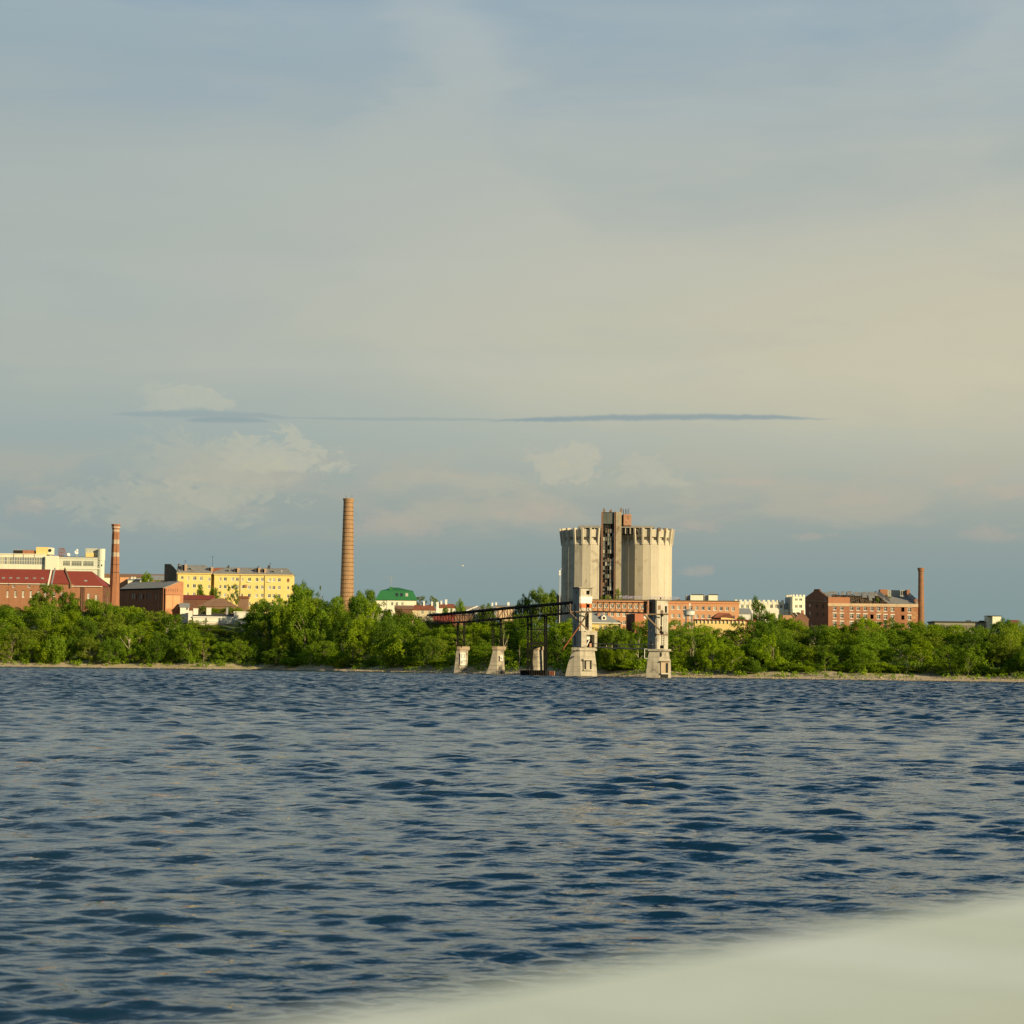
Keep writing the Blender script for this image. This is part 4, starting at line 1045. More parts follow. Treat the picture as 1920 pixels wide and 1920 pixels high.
def mid_houses():
    def H(name, label, cat, pl, pr, Y, ptop, D, m, rm, rh, yaw=1.5, hip=0, wins=(), chim=()):
        Y += 80 if pr < 1000 else 0
        b = Block(name, label, cat, pl, pr, Y, yaw, ptop, D)
        ops = [(b.lx(p) - .6, b.lx(p) + .6, b.lz(p, q) - .8, b.lz(p, q) + .8) for p, q in wins]
        shell(b, m, ops)
        for o in ops: add_window(b.root, *o)
        if rm: gable(b.L, D, b.H, rh, rm, b.root, il=hip, ir=hip)
        for p, t, w in chim: chimney_on(b.root, b.lx(p, D / 2 - .4), D / 2 - .4, b.H, w, b.lz(p, t, D / 2) - b.H, M_white2)
        return b
    H('brown_roofed_house', 'low stained cream house with a red brown tin roof and white chimneys', 'house', 772, 815, 905, 1143, 10, mat('stained_cream', (.58, .50, .33), var=.5, patch=(.25, .2, .13)), M_brroof, 2.3,
      1.5, 1.5, ((790, 1148), (804, 1149)), ((819, 1129.5, 1.1), (793.5, 1128, .7), (808.5, 1129, .7)))
    H('brown_roofed_annex', 'small dark gabled annex between the green roof and brown roof', 'house', 741, 772, 900, 1141, 8, M_brickd, M_oldroof, 1.6, 3)
    H('white_chimney_cottage', 'cottage with a short red roof and two white chimneys behind a tree', 'house', 822, 852, 940, 1139, 9, M_cream, M_brroof, 1.9, 1, 1, (), ((826, 1127.5, .8), (835, 1125, 1.0)))
    H('red_walled_shed', 'red painted shed wall seen behind the left end of the conveyor bridge', 'shed', 812, 852, 868, 1153, 6, M_redroofd, M_redroofd, .5, 1)
    H('pinkish_shed', 'pinkish plaster shed behind the conveyor bridge', 'shed', 853, 885, 872, 1153, 6, M_oldroof, M_oldroof, .5, 1)
    b = H('grey_roofed_hall', 'grey roofed hall with a pale sloping gable edge behind the bridge', 'hall', 874, 930, 930, 1146, 14, M_grey, M_gryroof, 2.6, 6)
    MB().bar(b.root.matrix_basis.inverted() @ W(878, 1141, 929) if False else (0, -.5, b.H + .1), (5.5, -.5, b.H + 2.4), .5).build('gable_edge', M_white2, b.root)
    H('long_pale_house', 'long low peach coloured house at the skyline with dark roof vents', 'house', 928, 963, 960, 1137, 10, mat('peach_plaster', (.58, .42, .27), var=.2), M_gryroof, .8, 1, 0, (), ((922, 1131, .7), (929, 1130.5, .7), (952, 1130, 1.0)))
    H('distant_row_house', 'low distant row house at the skyline left of the peach house', 'house', 896, 929, 965, 1139, 10, M_cream, M_blueroof, .8, 1)
    b = H('little_gable_house', 'small brown gabled house beside the thin white mast', 'house', 1050, 1071, 850, 1129, 8, M_oldroof, M_brroof, 1.8, 6, 0, (), ((1066, 1122, .7),))
    # grey roofed house with dormer, seen under the gallery between the towers
    b = Block('grey_hip_roof_house', 'cream house with a grey hipped roof and a dormer between the towers', 'house', 1104, 1163, 800, 5, 1167, 13)
    ops = [(b.lx(p) - .5, b.lx(p) + .5, b.H - 2.4, b.H - 1.0) for p in (1125, 1135, 1155)]
    shell(b, M_creamy, ops); [add_window(b.root, *o) for o in ops]
    gable(b.L, 13, b.H, b.lz(1118, 1147, 6) - b.H, M_blueroof, b.root, .6, 1.0, 7.5)
    MB().box(-.4, b.L + .5, -.8, -.62, b.H - .35, b.H).build('eave', M_cream, b.root)
    x, z = b.lx(1131, 2), b.lz(1131, 1158, 2)
    d = MB().add([(x - .9, .9, z - .9), (x + .9, .9, z - .9), (x + .9, .9, z + .3), (x, .9, z + 1.1), (x - .9, .9, z + .3), (x - .9, 4, z - .9), (x + .9, 4, z - .9), (x + .9, 4, z + .3), (x, 4, z + 1.1), (x - .9, 4, z + .3)],
                 [(0, 1, 2, 3, 4), (9, 8, 7, 6, 5), (1, 6, 7, 2), (2, 7, 8, 3), (3, 8, 9, 4), (4, 9, 5, 0), (0, 5, 6, 1)]).build('dormer', M_white, b.root)
    MB().box(x - .4, x + .4, .86, .895, z - .6, z + .3).build('dormer_window', M_dark, d)
    chimney_on(b.root, b.lx(1122, 4), 4, b.H + 2, 1.0, 1.6, M_rustpale)
    # dark / red gable block
    b = Block('red_wing', 'narrow orange red brick wing with a shaded left side between the towers', 'wing', 1190.5, 1206, 796, 6, 1150.5, 9)
    shell(b, mat('orange_red_brick', (.45, .17, .09), var=.2), [])
    A = Block('t', None, None, 1174, 1190.4, 798, 3, 1151, 8, base=b.base, create=False)
    inv = (Matrix.Translation(b.root.location) @ Matrix.Rotation(b.yaw, 4, 'Z')).inverted()
    p0 = inv @ W(1174, 1151, 807); p1 = inv @ W(1190.4, 1150.6, 796.2)
    MB().loft([[(p0.x, p0.y, z), (p1.x, p1.y, z), (p1.x + .2, p1.y + 3, z), (p0.x + .5, p0.y + 3, z)] for z in (0, b.H)]).build('shaded_side_wall', mat('shaded_maroon_wall', (.085, .05, .04), var=.3), b.root)  # side wall's shade is put into a near-black red
    # far hint of a white shed behind the bridge
    H('white_cabin', 'small white cabin glimpsed below the bridge deck', 'cabin', 920, 937, 838, 1160.5, 5, M_white, M_blueroof, .5)
mid_houses()

# ================================================================== ORANGE OFFICE
def orange_office():
    b = Block('orange_office_building', 'long orange brick office building with rows of white framed windows', 'office', 1100, 1385.5, 815, -1.2, 1125, 14)
    cols = [1113 + i * 11.35 for i in range(24)]
    ops = []
    zt = lambda px, d: b.lz(px, 1125 + (px - 1110) * .0205 + d)
    for p in cols:
        if p > 1376: continue
        for d, hh in ((10.3, 3.6), (25.8, 3.6), (41, 3.6)):
            y = 1124.5 + (p - 1100) * .026 + d
            ops.append((b.lx(p) - .62, b.lx(p) + .62, b.lz(p, y + hh), b.lz(p, y - hh)))
    shell(b, M_orange, ops)
    for o in ops: add_window(b.root, *o, random.choice((G_mid, G_mid, G_dark, G_pale)), random.choice(('cross', 'tee', 'tee')), M_frame)
    MB().box(-.2, b.L + .2, -.3, 14.2, b.H, b.H + .25).build('cornice', M_brown, b.root)
    MB().box(-.1, b.L + .1, -.15, 0, b.H - .9, b.H - .7).build('string_course', M_redpaint, b.root)
    MB().box(.3, b.L - .3, .5, 13.7, b.H + .25, b.H + .35).build('roof_felt', M_tar, b.root)
    # plant rooms on the roof
    for a, c, pt in ((1294, 1318, 1115.5), (1328, 1345, 1115.5)):
        y = 4; x0, x1 = b.lx(a, y), b.lx(c, y); z = b.lz(a, pt, y)
        o = MB().box(x0, x1, y, y + 6, b.H + .25, z).build('plant_room', M_cream, b.root)
        MB().box(x0 - 1.6, x0, y + 1.2, y + 6, b.H + .25, z - .1).build('plant_room_side', M_grey, o)
        MB().box(x0 + (x1 - x0) * .1, x1 + .2, y - .15, y + 6, z, z + .3).build('plant_room_roof', M_tar, o)
    for p in (1287, 1272): 
        x = b.lx(p, 5); MB().box(x - .4, x + .4, 5, 6, b.H, b.H + 1.1).build('roof_vent', M_tar, b.root)
    # rooftop lettering on a thin frame
    sg = thing('rooftop_sign', 'small lilac rooftop lettering on the orange office roof', 'sign', (b.root.location.x, b.root.location.y, b.root.location.z + b.H + .25), b.yaw)
    def text(t, p0, p1, py, h, xh=None):
        x0, x1 = b.lx(p0, .6), b.lx(p1, .6)
        cu = bpy.data.curves.new('lettering', 'FONT'); cu.body = t; cu.size = h; cu.extrude = .06; cu.offset = 0.012
        cu.materials.append(M_lilac)
        o = bpy.data.objects.new('lettering', cu); COL.objects.link(o); o.parent = sg
        o.rotation_euler = (math.pi / 2, 0, 0); o.location = (x0, .6, b.lz(p0, py, .6) - b.H - .25)
        bpy.context.view_layer.update()
        w = max(.1, o.dimensions.x)
        me = bpy.data.meshes.new_from_object(o); mw = (o.location.copy(), o.rotation_euler.copy())
        bpy.data.objects.remove(o)
        o = link('lettering', me, sg, mw[0]); o.rotation_euler = mw[1]; o.scale = ((x1 - x0) / w, 1, 1)
    text('Фабричная', 1159, 1203, 1121, 1.45)
    text('торговая', 1215, 1247, 1121.5, 1.1)
    text('Слобода', 1250, 1273, 1122.5, 1.1)
    for p0, p1, py in ((1158, 1204, 1121.6), (1214, 1274, 1123)):
        MB().box(b.lx(p0, .7), b.lx(p1, .7), .75, .85, b.lz(p0, py, .7) - b.H - .4, b.lz(p0, py, .7) - b.H - .28).build('sign_rail', M_grey, sg)
    for p in range(1160, 1274, 12):
        x = b.lx(p, .8); MB().box(x - .04, x + .04, .87, .95, -.2, .9).build('sign_post', M_grey, sg)
orange_office()

def right_low():
    # round grey roofed kiosk / tank with pole
    c = W(1292, 1151, 790); g = gz(c.x, c.y) - 1
    t = thing('round_tank', 'round pale tank on legs with a grey conical lid in front of the orange office', 'tank', (c.x, c.y, g))
    h = W(1292, 1145.5, 790).z - g; r = 11 * 790 / F
    for a in range(4): MB().bar((r * .7 * math.cos(a * 1.57 + .8), r * .7 * math.sin(a * 1.57 + .8), 0), (r * .7 * math.cos(a * 1.57 + .8), r * .7 * math.sin(a * 1.57 + .8), h - 1.5), .3).build('leg', M_grey, t)
    MB().cyl(0, 0, [(r * .5, h - 2.0), (r * .95, h - 1.5), (r, h)], 18).build('tank_wall', M_pipe, t); MB().cyl(0, 0, [(r + .3, h), (r + .3, h + .15), (.4, h + .7)], 18).build('lid', M_grey, t)
    for px, pt, Y, lab in ((1293.5, 1131, 788, 'thin white mast standing on the round tank'), (1410.3, 1144, 770, 'short white mast at the end of the yellow wall')):
        q = W(px, pt, Y); g = gz(q.x, q.y) - .5
        m = thing('white_mast', lab, 'mast', (q.x, q.y, g)); MB().tube((0, 0, 0), (0, 0, q.z - g), .14, .08, 6).build('pole', M_pipe, m); MB().box(-.25, .25, -.15, .15, q.z - g - 1.0, q.z - g).build('antenna_box', M_white2, m)
    # cell mast by the left silo
    q = W(1050, 1068, 815); g = gz(q.x, q.y) - .5; m = thing('cell_mast', 'thin tall white antenna mast left of the silos', 'mast', (q.x, q.y, g)); h = q.z - g
    MB().tube((0, 0, 0), (0, 0, h), .2, .11, 8).build('pole', M_pipe, m)
    for dz in (0, 1.0): MB().box(-.35, .3, -.3, .3, h - 2.2 + dz, h - 1.4 + dz).build('antenna_box', M_white2, m)
    MB().box(-.55, .55, -.3, .3, h - 6.6 - 3, h - 6.2 - 3).build('bracket', M_grey, m)
    MB().tube((.1, 0, h - .2), (.7, 0, h + .5), .08, None, 5).build('antenna_arm', M_pipe, m)
    # yellow wall building with diagonal shadows of brackets
    b = Block('yellow_wall_store', 'low yellow store with bracketed eave and an orange right end', 'store', 1303, 1397, 772, -2, 1162.5, 9)
    shell(b, M_creamy); MB().box(b.L, b.lx(1416.5), 0, 9, 0, b.lz(1400, 1163.5)).build('orange_end', M_redpaint if False else M_orange, b.root)
    MB().box(-.3, b.lx(1417), -.7, 9.3, b.H, b.H + .3).build('eave', M_redroofd, b.root)
    for i in range(13):
        x = 1.0 + i * (b.L - 1.5) / 12
        MB().box(x - .1, x + .1, -.45, 0, b.H - 1.1, b.H).build('eave_bracket', M_white2, b.root)
    # hut on top with brown gable roof
    c = Block('brown_roofed_hut', 'small yellow hut with a brown gable roof behind the yellow store', 'hut', 1352, 1374, 784, 8, 1158, 6)
    shell(c, M_creamy)
    p = c.lx(1337, 2.5)
    MB().box(p, 0, 2.0, 5.6, 0, c.H).build('shaded_wing', mat('shaded_hut_wall', (.16, .16, .11), var=.3), c.root)  # the wing's shade is put into its wall colour
    zr = c.lz(1358, 1148.5, 2)
    MB().add([(p - .3, 1.2, c.H - .1), (c.L + .5, -.7, c.H), (c.lx(1367, 3), 3.2, zr - .2), (c.lx(1347, 3), 3.2, zr), (c.L + .5, 6.5, c.H), (p - .3, 6.3, c.H)], [(0, 1, 2, 3), (1, 4, 2), (2, 4, 5, 3), (0, 3, 5), (0, 5, 4, 1)]).build('roof', M_brroof, c.root)
    # crenellated white hall
    d = Block('crenellated_hall', 'long cream hall with a notched parapet and white base left of the tower', 'hall', 1378, 1469.5, 905, -1, 1127.5, 14)
    ops = []
    for i, px in enumerate((1391, 1401, 1446, 1455.5, 1464.5)):
        ops.append((d.lx(px) - .6, d.lx(px) + .6, d.lz(px, 1140.5), d.lz(px, 1133.5)))
    shell(d, M_cream, ops); [add_window(d.root, *o, None, 'tee') for o in ops]
    MB().box(0, d.L, -.35, 0, 0, d.lz(1440, 1142)).build('white_base', M_white, d.root)
    n = 11
    for i in range(n):
        x = i * d.L / (n - .45)
        MB().box(x, x + d.L / n * .55, -.05, .6, d.H, d.H + .75).build('merlon', M_cream, d.root)
        MB().box(x + .2, x + d.L / n * .45, -.12, 0, d.H - 1.3, d.H).build('pilaster_head', M_white, d.root)
    # grey roofed shed to its left
    e = Block('grey_gable_shed', 'grey gabled shed at the left foot of the crenellated hall', 'shed', 1385, 1408, 850, 5, 1150, 10)
    shell(e, M_pipe); gable(e.L, 10, e.H, 2.2, M_blueroof, e.root)
    # crenellated tower
    f = Block('crenellated_tower', 'square cream tower with a notched parapet beside the brick mill', 'tower', 1486, 1509, 900, 12, 1118.5, 9)
    ops = []
    for px in (1492.5, 1501): 
        for y0, y1 in ((1122, 1126.5), (1134, 1140)): ops.append((f.lx(px) - .65, f.lx(px) + .65, f.lz(px, y1), f.lz(px, y0)))
    shell(f, M_cream, ops); [add_window(f.root, *o, None, 'tee') for o in ops]
    MB().box(0, f.L, -.35, 0, 0, f.lz(1495, 1142.5)).build('white_base', M_white, f.root)
    for i in range(4):
        x = i * (f.L - .9) / 3
        MB().box(x, x + .9, -.1, .5, f.H, f.H + .8).build('merlon', M_cream, f.root)
    for i in range(1, 4): MB().box(-.1, .5, i * 2.4, i * 2.4 + 1, f.H, f.H + .8).build('merlon', M_cream, f.root)
    MB().box(f.lx(1480.5, 3), 0, 3, 9, 0, f.H - .4).build('stair_turret', M_grey, f.root)
    # link between hall and tower
    l = Block('grey_link', 'low grey link passage between the crenellated hall and its tower', 'passage', 1470, 1482, 905, 0, 1132, 6)
    shell(l, M_blueroof); MB().box(0, l.L, -.4, 0, 0, l.lz(1475, 1143)).build('white_base', M_white, l.root)
    # brick low wall & ruined gable shed before the mill
    w = Block('low_brick_store', 'low pale brick store just left of the ruined gable', 'store', 1468, 1496, 820, 0, 1153.5, 8)
    shell(w, M_orange if False else mat('dull_orange_brick', (.46, .26, .14), var=.3))
    s = Block('ruined_gable_shed', 'dark gabled brick shed with a broken roof in front of the mill', 'shed', 1486, 1516, 800, 14, 1161, 14)
    L = s.L; zr = s.lz(1505, 1147.5)
    MB().add([(0, 0, 0), (L, 0, 0), (L, 0, s.H), (s.lx(1505), 0, zr), (0, 0, s.H), (0, .5, 0), (L, .5, 0), (L, .5, s.H), (s.lx(1505), .5, zr), (0, .5, s.H)],
             [(0, 1, 2, 3, 4), (9, 8, 7, 6, 5), (1, 6, 7, 2), (2, 7, 8, 3), (3, 8, 9, 4), (4, 9, 5, 0), (0, 5, 6, 1)]).build('gable_wall', M_brickd, s.root)
    xr = s.lx(1505)
    MB().box(L - .4, L, .5, 14, 0, s.H).build('side_wall', M_brick, s.root); MB().box(0, .4, .5, 14, 0, s.H).build('side_wall', M_brick, s.root)
    for i in range(9):
        y = .6 + i * 1.5
        if random.random() < .8: MB().bar((xr, y, zr - .15), (L + .3, y, s.H - .1), .25).build('rafter', M_bark, s.root)
        if i % 3 != 1: MB().add([(xr, y, zr), (L + .3, y, s.H), (L + .3, y + 1.2, s.H), (xr, y + 1.2, zr), (xr, y, zr - .1), (L + .3, y, s.H - .1), (L + .3, y + 1.2, s.H - .1), (xr, y + 1.2, zr - .1)], [(0, 1, 2, 3), (7, 6, 5, 4), (0, 4, 5, 1), (1, 5, 6, 2), (2, 6, 7, 3), (3, 7, 4, 0)]).build('roof_sheet', M_tar, s.root)
    MB().box(s.lx(1503), s.lx(1507), -.1, .6, zr - .3, zr + .7).build('gable_stub', M_brick, s.root)
right_low()

# ================================================================== BRICK MILL
def mill():
    b = Block('brick_mill', 'derelict red brick mill with a collapsed roof beside the slim chimney', 'mill', 1553, 1721.5, 835, -1.5, 1131, 20)
    root = b.root; L = b.L
    cols = [1565, 1578.3, 1596.7, 1609, 1622.3, 1635, 1647.3, 1660.3, 1673.5, 1693, 1705.5]
    ops = []; info = []
    for p in cols:
        for k, y0 in enumerate((1139.2, 1154.2, 1169)):
            y = y0 + (p - 1565) * .028
            o = (b.lx(p) - .62, b.lx(p) + .62, b.lz(p, y + 4.2), b.lz(p, y - 4)); ops.append(o); info.append((p, k))
    shell(b, M_brickm, ops)
    for o, (p, k) in zip(ops, info):
        empty = p == 1693 or (p == 1635 and k == 1)
        if not empty: add_window(root, *o, G_mid if p == 1673.5 else G_dark, 'cross', M_frame)
        MB().box(o[0] - .25, o[1] + .25, -.1, .02, o[3] + .02, o[3] + .4).build('window_head', M_white if not empty else M_brickm, root)
    MB().box(-.1, L, -.4, 0, b.lz(1560, 1134.5), b.H).build('cornice', mat('peeling_cornice', (.62, .46, .30), var=.4, streak=.3), root)
    MB().box(-.05, L, -.3, -.002, b.lz(1560, 1133.8) - .6, b.lz(1560, 1134.5)).build('cornice_step', MATS['peeling_cornice'], root)
    # tall parapet at the left part
    MB().box(0, b.lx(1593.5), 0, .5, b.H, b.lz(1555, 1119.5)).build('parapet', M_orange if False else mat('newer_parapet_brick', (.42, .19, .10), var=.2), root)
    # left gable wall, its shade put into a darker brick colour
    inv = (Matrix.Translation(root.location) @ Matrix.Rotation(b.yaw, 4, 'Z')).inverted()
    def gp(px, py):
        t = (1553 - px) / (1553 - 1510); return inv @ W(px, py, 835 + 26 * t)
    outl = [(1553, 1180), (1553, 1119), (1549, 1118), (1537.5, 1109), (1536, 1104.5), (1527, 1104.5), (1525, 1109), (1511.5, 1118.5), (1510, 1119.5), (1510, 1180)]
    A = [gp(*q) for q in outl]; A[0].z = 0; A[-1].z = 0
    off = Vector((.6, .35, 0))
    n = len(A)
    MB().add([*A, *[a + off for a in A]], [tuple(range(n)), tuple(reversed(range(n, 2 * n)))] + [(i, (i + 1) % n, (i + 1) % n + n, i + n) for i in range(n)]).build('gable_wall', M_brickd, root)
    for px, ya, yb in ((1519.5, 1138, 1132.5), (1531, 1139, 1133), (1543, 1140, 1133), (1520, 1153, 1147), (1532, 1154, 1148), (1543.5, 1155, 1149)):
        a, c = gp(px - 1.6, ya), gp(px + 1.6, yb); d = Vector((-.25, -.2, 0))
        MB().add([Vector((a.x, a.y, a.z)) + d, Vector((c.x, c.y, a.z)) + d, Vector((c.x, c.y, c.z)) + d, Vector((a.x, a.y, c.z)) + d] + [Vector((a.x, a.y, a.z)), Vector((c.x, c.y, a.z)), Vector((c.x, c.y, c.z)), Vector((a.x, a.y, c.z))],
                 [(0, 1, 2, 3), (7, 6, 5, 4), (0, 4, 5, 1), (1, 5, 6, 2), (2, 6, 7, 3), (3, 7, 4, 0)]).build('gable_window', M_brickp if px > 1515 and px < 1521 else mat('bricked_window', (.10, .07, .05), var=.4), root)
    a, c = gp(1511, 1127), gp(1552, 1128)
    MB().bar(a + Vector((-.15, -.1, 0)), c + Vector((-.15, -.1, 0)), .45).build('gable_string_course', M_brown, root)
    # broken roof: bare rafters, torn sheets
    zr = b.lz(1560, 1110, 8) ; ze = b.H + .1
    RW = mat('weathered_rafter', (.17, .125, .075), var=.5)
    x = 1.0; i = 0; x1 = b.lx(1672)
    while x < x1:
        gone = random.random() < .1; sag = random.uniform(-.5, .3) - .9 * math.exp(-((x - x1 * .72) / 4) ** 2)
        if not gone:
            MB().bar((x + random.uniform(-.5, .5), .3, ze - .1), (x + random.uniform(-.7, .7), 9.5, zr + sag), .24).build('rafter', RW, root)
        x += .62; i += 1
    for k in range(7):
        y = .9 + k * 1.35
        for q in range(14):
            xa = 1 + q * (x1 - 1) / 14
            if random.random() < .72: MB().bar((xa, y, ze + (zr - ze) * y / 9.5 + random.uniform(-.1, .2)), (xa + (x1 - 1) / 14 * random.uniform(.6, 1.1), y + random.uniform(-.2, .2), ze + (zr - ze) * y / 9.5 + random.uniform(-.3, .3)), .16).build('lath', RW, root)
    MB().add([(.5, .6, ze - .6), (x1, .6, ze - .6), (x1, 9.8, zr - 1.3), (.5, 9.8, zr - 1.0), (x1, 9.8, ze - 2), (.5, 9.8, ze - 2)], [(0, 1, 2, 3), (3, 2, 4, 5)]).build('attic_debris', mat('attic_debris', (.11, .09, .06), var=.6, scale=1.2, patch=(.19, .16, .11)), root)
    sheets = [(1546, 1552, .5, 8.5), (1551, 1559, 3, 9.3), (1560, 1571, 7.6, 9.6), (1578, 1585, 6.8, 9.6), (1590, 1600, 7.5, 9.7), (1604, 1613, 6, 9.5), (1617, 1626, 4.6, 9.2), (1628, 1634, 2.2, 9.4), (1634.5, 1640, 4.4, 9.6), (1640.5, 1647, 6.2, 9.6), (1655, 1661, 3.6, 8.2)]
    for pa, pb, ya, yb in sheets:
        xa, xb = b.lx(pa, 5), b.lx(pb, 5); f = lambda y: ze + (zr - ze) * y / 9.5 + .25
        sk = random.uniform(-.5, .5)
        MB().add([(xa, ya, f(ya)), (xb, ya, f(ya)), (xb + sk, yb, f(yb) + random.uniform(0, .3)), (xa + sk, yb, f(yb)), (xa, ya, f(ya) - .08), (xb, ya, f(ya) - .08), (xb + sk, yb, f(yb) - .08), (xa + sk, yb, f(yb) - .08)],
                 [(0, 1, 2, 3), (7, 6, 5, 4), (0, 4, 5, 1), (1, 5, 6, 2), (2, 6, 7, 3), (3, 7, 4, 0)]).build('roof_sheet', M_gryroof, root)
    # intact roof part on the right with raised clerestory
    xa, xb = b.lx(1666), b.lx(1716.5)
    zc = b.lz(1690, 1118, 8)
    MB().add([(xa, -.5, b.H), (xb, -.5, b.H), (b.lx(1706, 8), 8, zc), (b.lx(1653, 8), 8, zc), (xa, 19, b.H), (xb, 19, b.H)], [(0, 1, 2, 3), (3, 2, 5, 4), (1, 5, 2), (0, 3, 4), (0, 4, 5, 1)]).build('tin_roof', M_gryroof, root)
    xl, xq = b.lx(1664, 8.4), b.lx(1701, 8.4)
    MB().box(xl, xq, 8, 11, zc - .5, b.lz(1680, 1106.5, 8)).build('clerestory', mat('clerestory_tin', (.33, .34, .30), var=.3), root)
    for i in range(10):
        xx = xl + .8 + i * (xq - xl - 1.2) / 10; MB().box(xx, xx + .3, 7.9, 8, zc + .5, b.lz(1680, 1108, 8)).build('clerestory_louvre', M_grey if i < 7 else M_dark, root)
    MB().box(b.lx(1650, 8), b.lx(1664, 8), 7.7, 12, zc - 1.5, b.lz(1655, 1105.2, 8)).build('brick_upstand', M_brick, root)
    MB().box(b.lx(1700.5, 7.5), b.lx(1706, 7.5), 7, 11, zc - 1.5, b.lz(1702, 1105.8, 7)).build('brick_upstand', M_brickm, root)
    MB().add([(b.lx(1701, 7), 7, zc + .6), (b.lx(1717, -.3), -.3, b.H + .7), (b.lx(1721, -.3), -.3, b.H + 1.6), (b.lx(1706, 7), 7, zc + 1.4), (b.lx(1701, 7), 7, zc - 1.6), (b.lx(1717, -.3), -.3, b.H - .5), (b.lx(1721, -.3), -.3, b.H - .5), (b.lx(1706, 7), 7, zc - 1.6)],
             [(0, 1, 2, 3), (7, 6, 5, 4), (0, 4, 5, 1), (1, 5, 6, 2), (2, 6, 7, 3), (3, 7, 4, 0)]).build('stepped_parapet', M_gryroof, root)
    MB().box(b.lx(1715), b.L, -.1, 1.2, b.H, b.lz(1718, 1123.5)).build('corner_turret', M_brickm, root)
    MB().add([(b.lx(1643, 8), 8.2, zr - .6), (b.lx(1650, 8), 8.2, zr + .6), (b.lx(1672, 0), .1, b.H + .3), (b.lx(1664, 0), .1, b.H + .3)], [(0, 1, 2, 3)]).build('torn_roof_edge', M_gryroof, root)
mill()

def far_right():
    b = Block('grey_depot', 'long low grey concrete depot at the right behind the treetops', 'depot', 1753, 1872, 870, 0, 1166.5, 14)
    ops = [(b.lx(p) - 1.2, b.lx(p) + 1.2, b.H - 3.4, b.H - 1.2) for p in range(1760, 1868, 12)]
    shell(b, mat('grey_depot_wall', (.26, .26, .20), var=.35, streak=.4), ops)
    for o in ops: add_window(b.root, *o, G_mid, 'bars', M_framed)
    MB().box(-.5, b.L + .5, -.5, 14.5, b.H, b.H + .45).build('roof_slab', M_tar, b.root)
    for p in (1817, 1842): MB().box(b.lx(p, 4) - .9, b.lx(p, 4) + .9, 4, 6, b.H, b.H + .95).build('roof_vent', M_tar, b.root)
    c = Block('pale_lift_house', 'small cream block sticking up right of the grey depot roof', 'block', 1861, 1877.5, 865, 4, 1155.5, 7)
    shell(c, M_cream); MB().box(c.lx(1853.5, 1.5), 0, 1.5, 7, 0, c.H - .2).build('shaded_wing', M_pale, c.root); MB().box(c.lx(1853.5, 1.5) - .2, c.L + .2, -.2, 7.2, c.H, c.H + .3).build('roof_slab', M_tar, c.root)
    d = Block('dark_brick_hut', 'little dark red hut at the far right skyline', 'hut', 1896, 1910, 860, 0, 1164, 6)
    shell(d, M_brickd); MB().box(-.2, d.L + .2, -.2, 6.2, d.H, d.H + .3).build('roof_slab', M_redroofd, d.root)
far_right()

# ================================================================== TOWERS, PIERS, BRIDGE
def frustum(mb, bot, top, zb, zt):
    return mb.loft([[(x, y, zb) for x, y in bot], [(x, y, zt) for x, y in top]])
def plinth(root, O, yawR, yawL, specs, m, name):
    """nose-fronted masonry: specs = (right length, left length, nose advance, z) from bottom to top"""
    rings = []
    cr, sr = math.cos(yawR), math.sin(yawR); cl, sl = math.cos(yawL), math.sin(yawL)
    for (lr, ll, dx, dy, z) in specs:
        n = Vector((dx, dy)); r = n + Vector((cr, sr)) * lr; l = n + Vector((-cl, sl)) * ll
        back = Vector((-sr, cr)) * 5.0
        rings.append([(n.x, n.y, z), (r.x, r.y, z), (r.x + back.x, r.y + back.y, z), (l.x + .2, l.y + back.y, z), (l.x, l.y, z)])
    return MB().loft(rings).build(name, m, root)

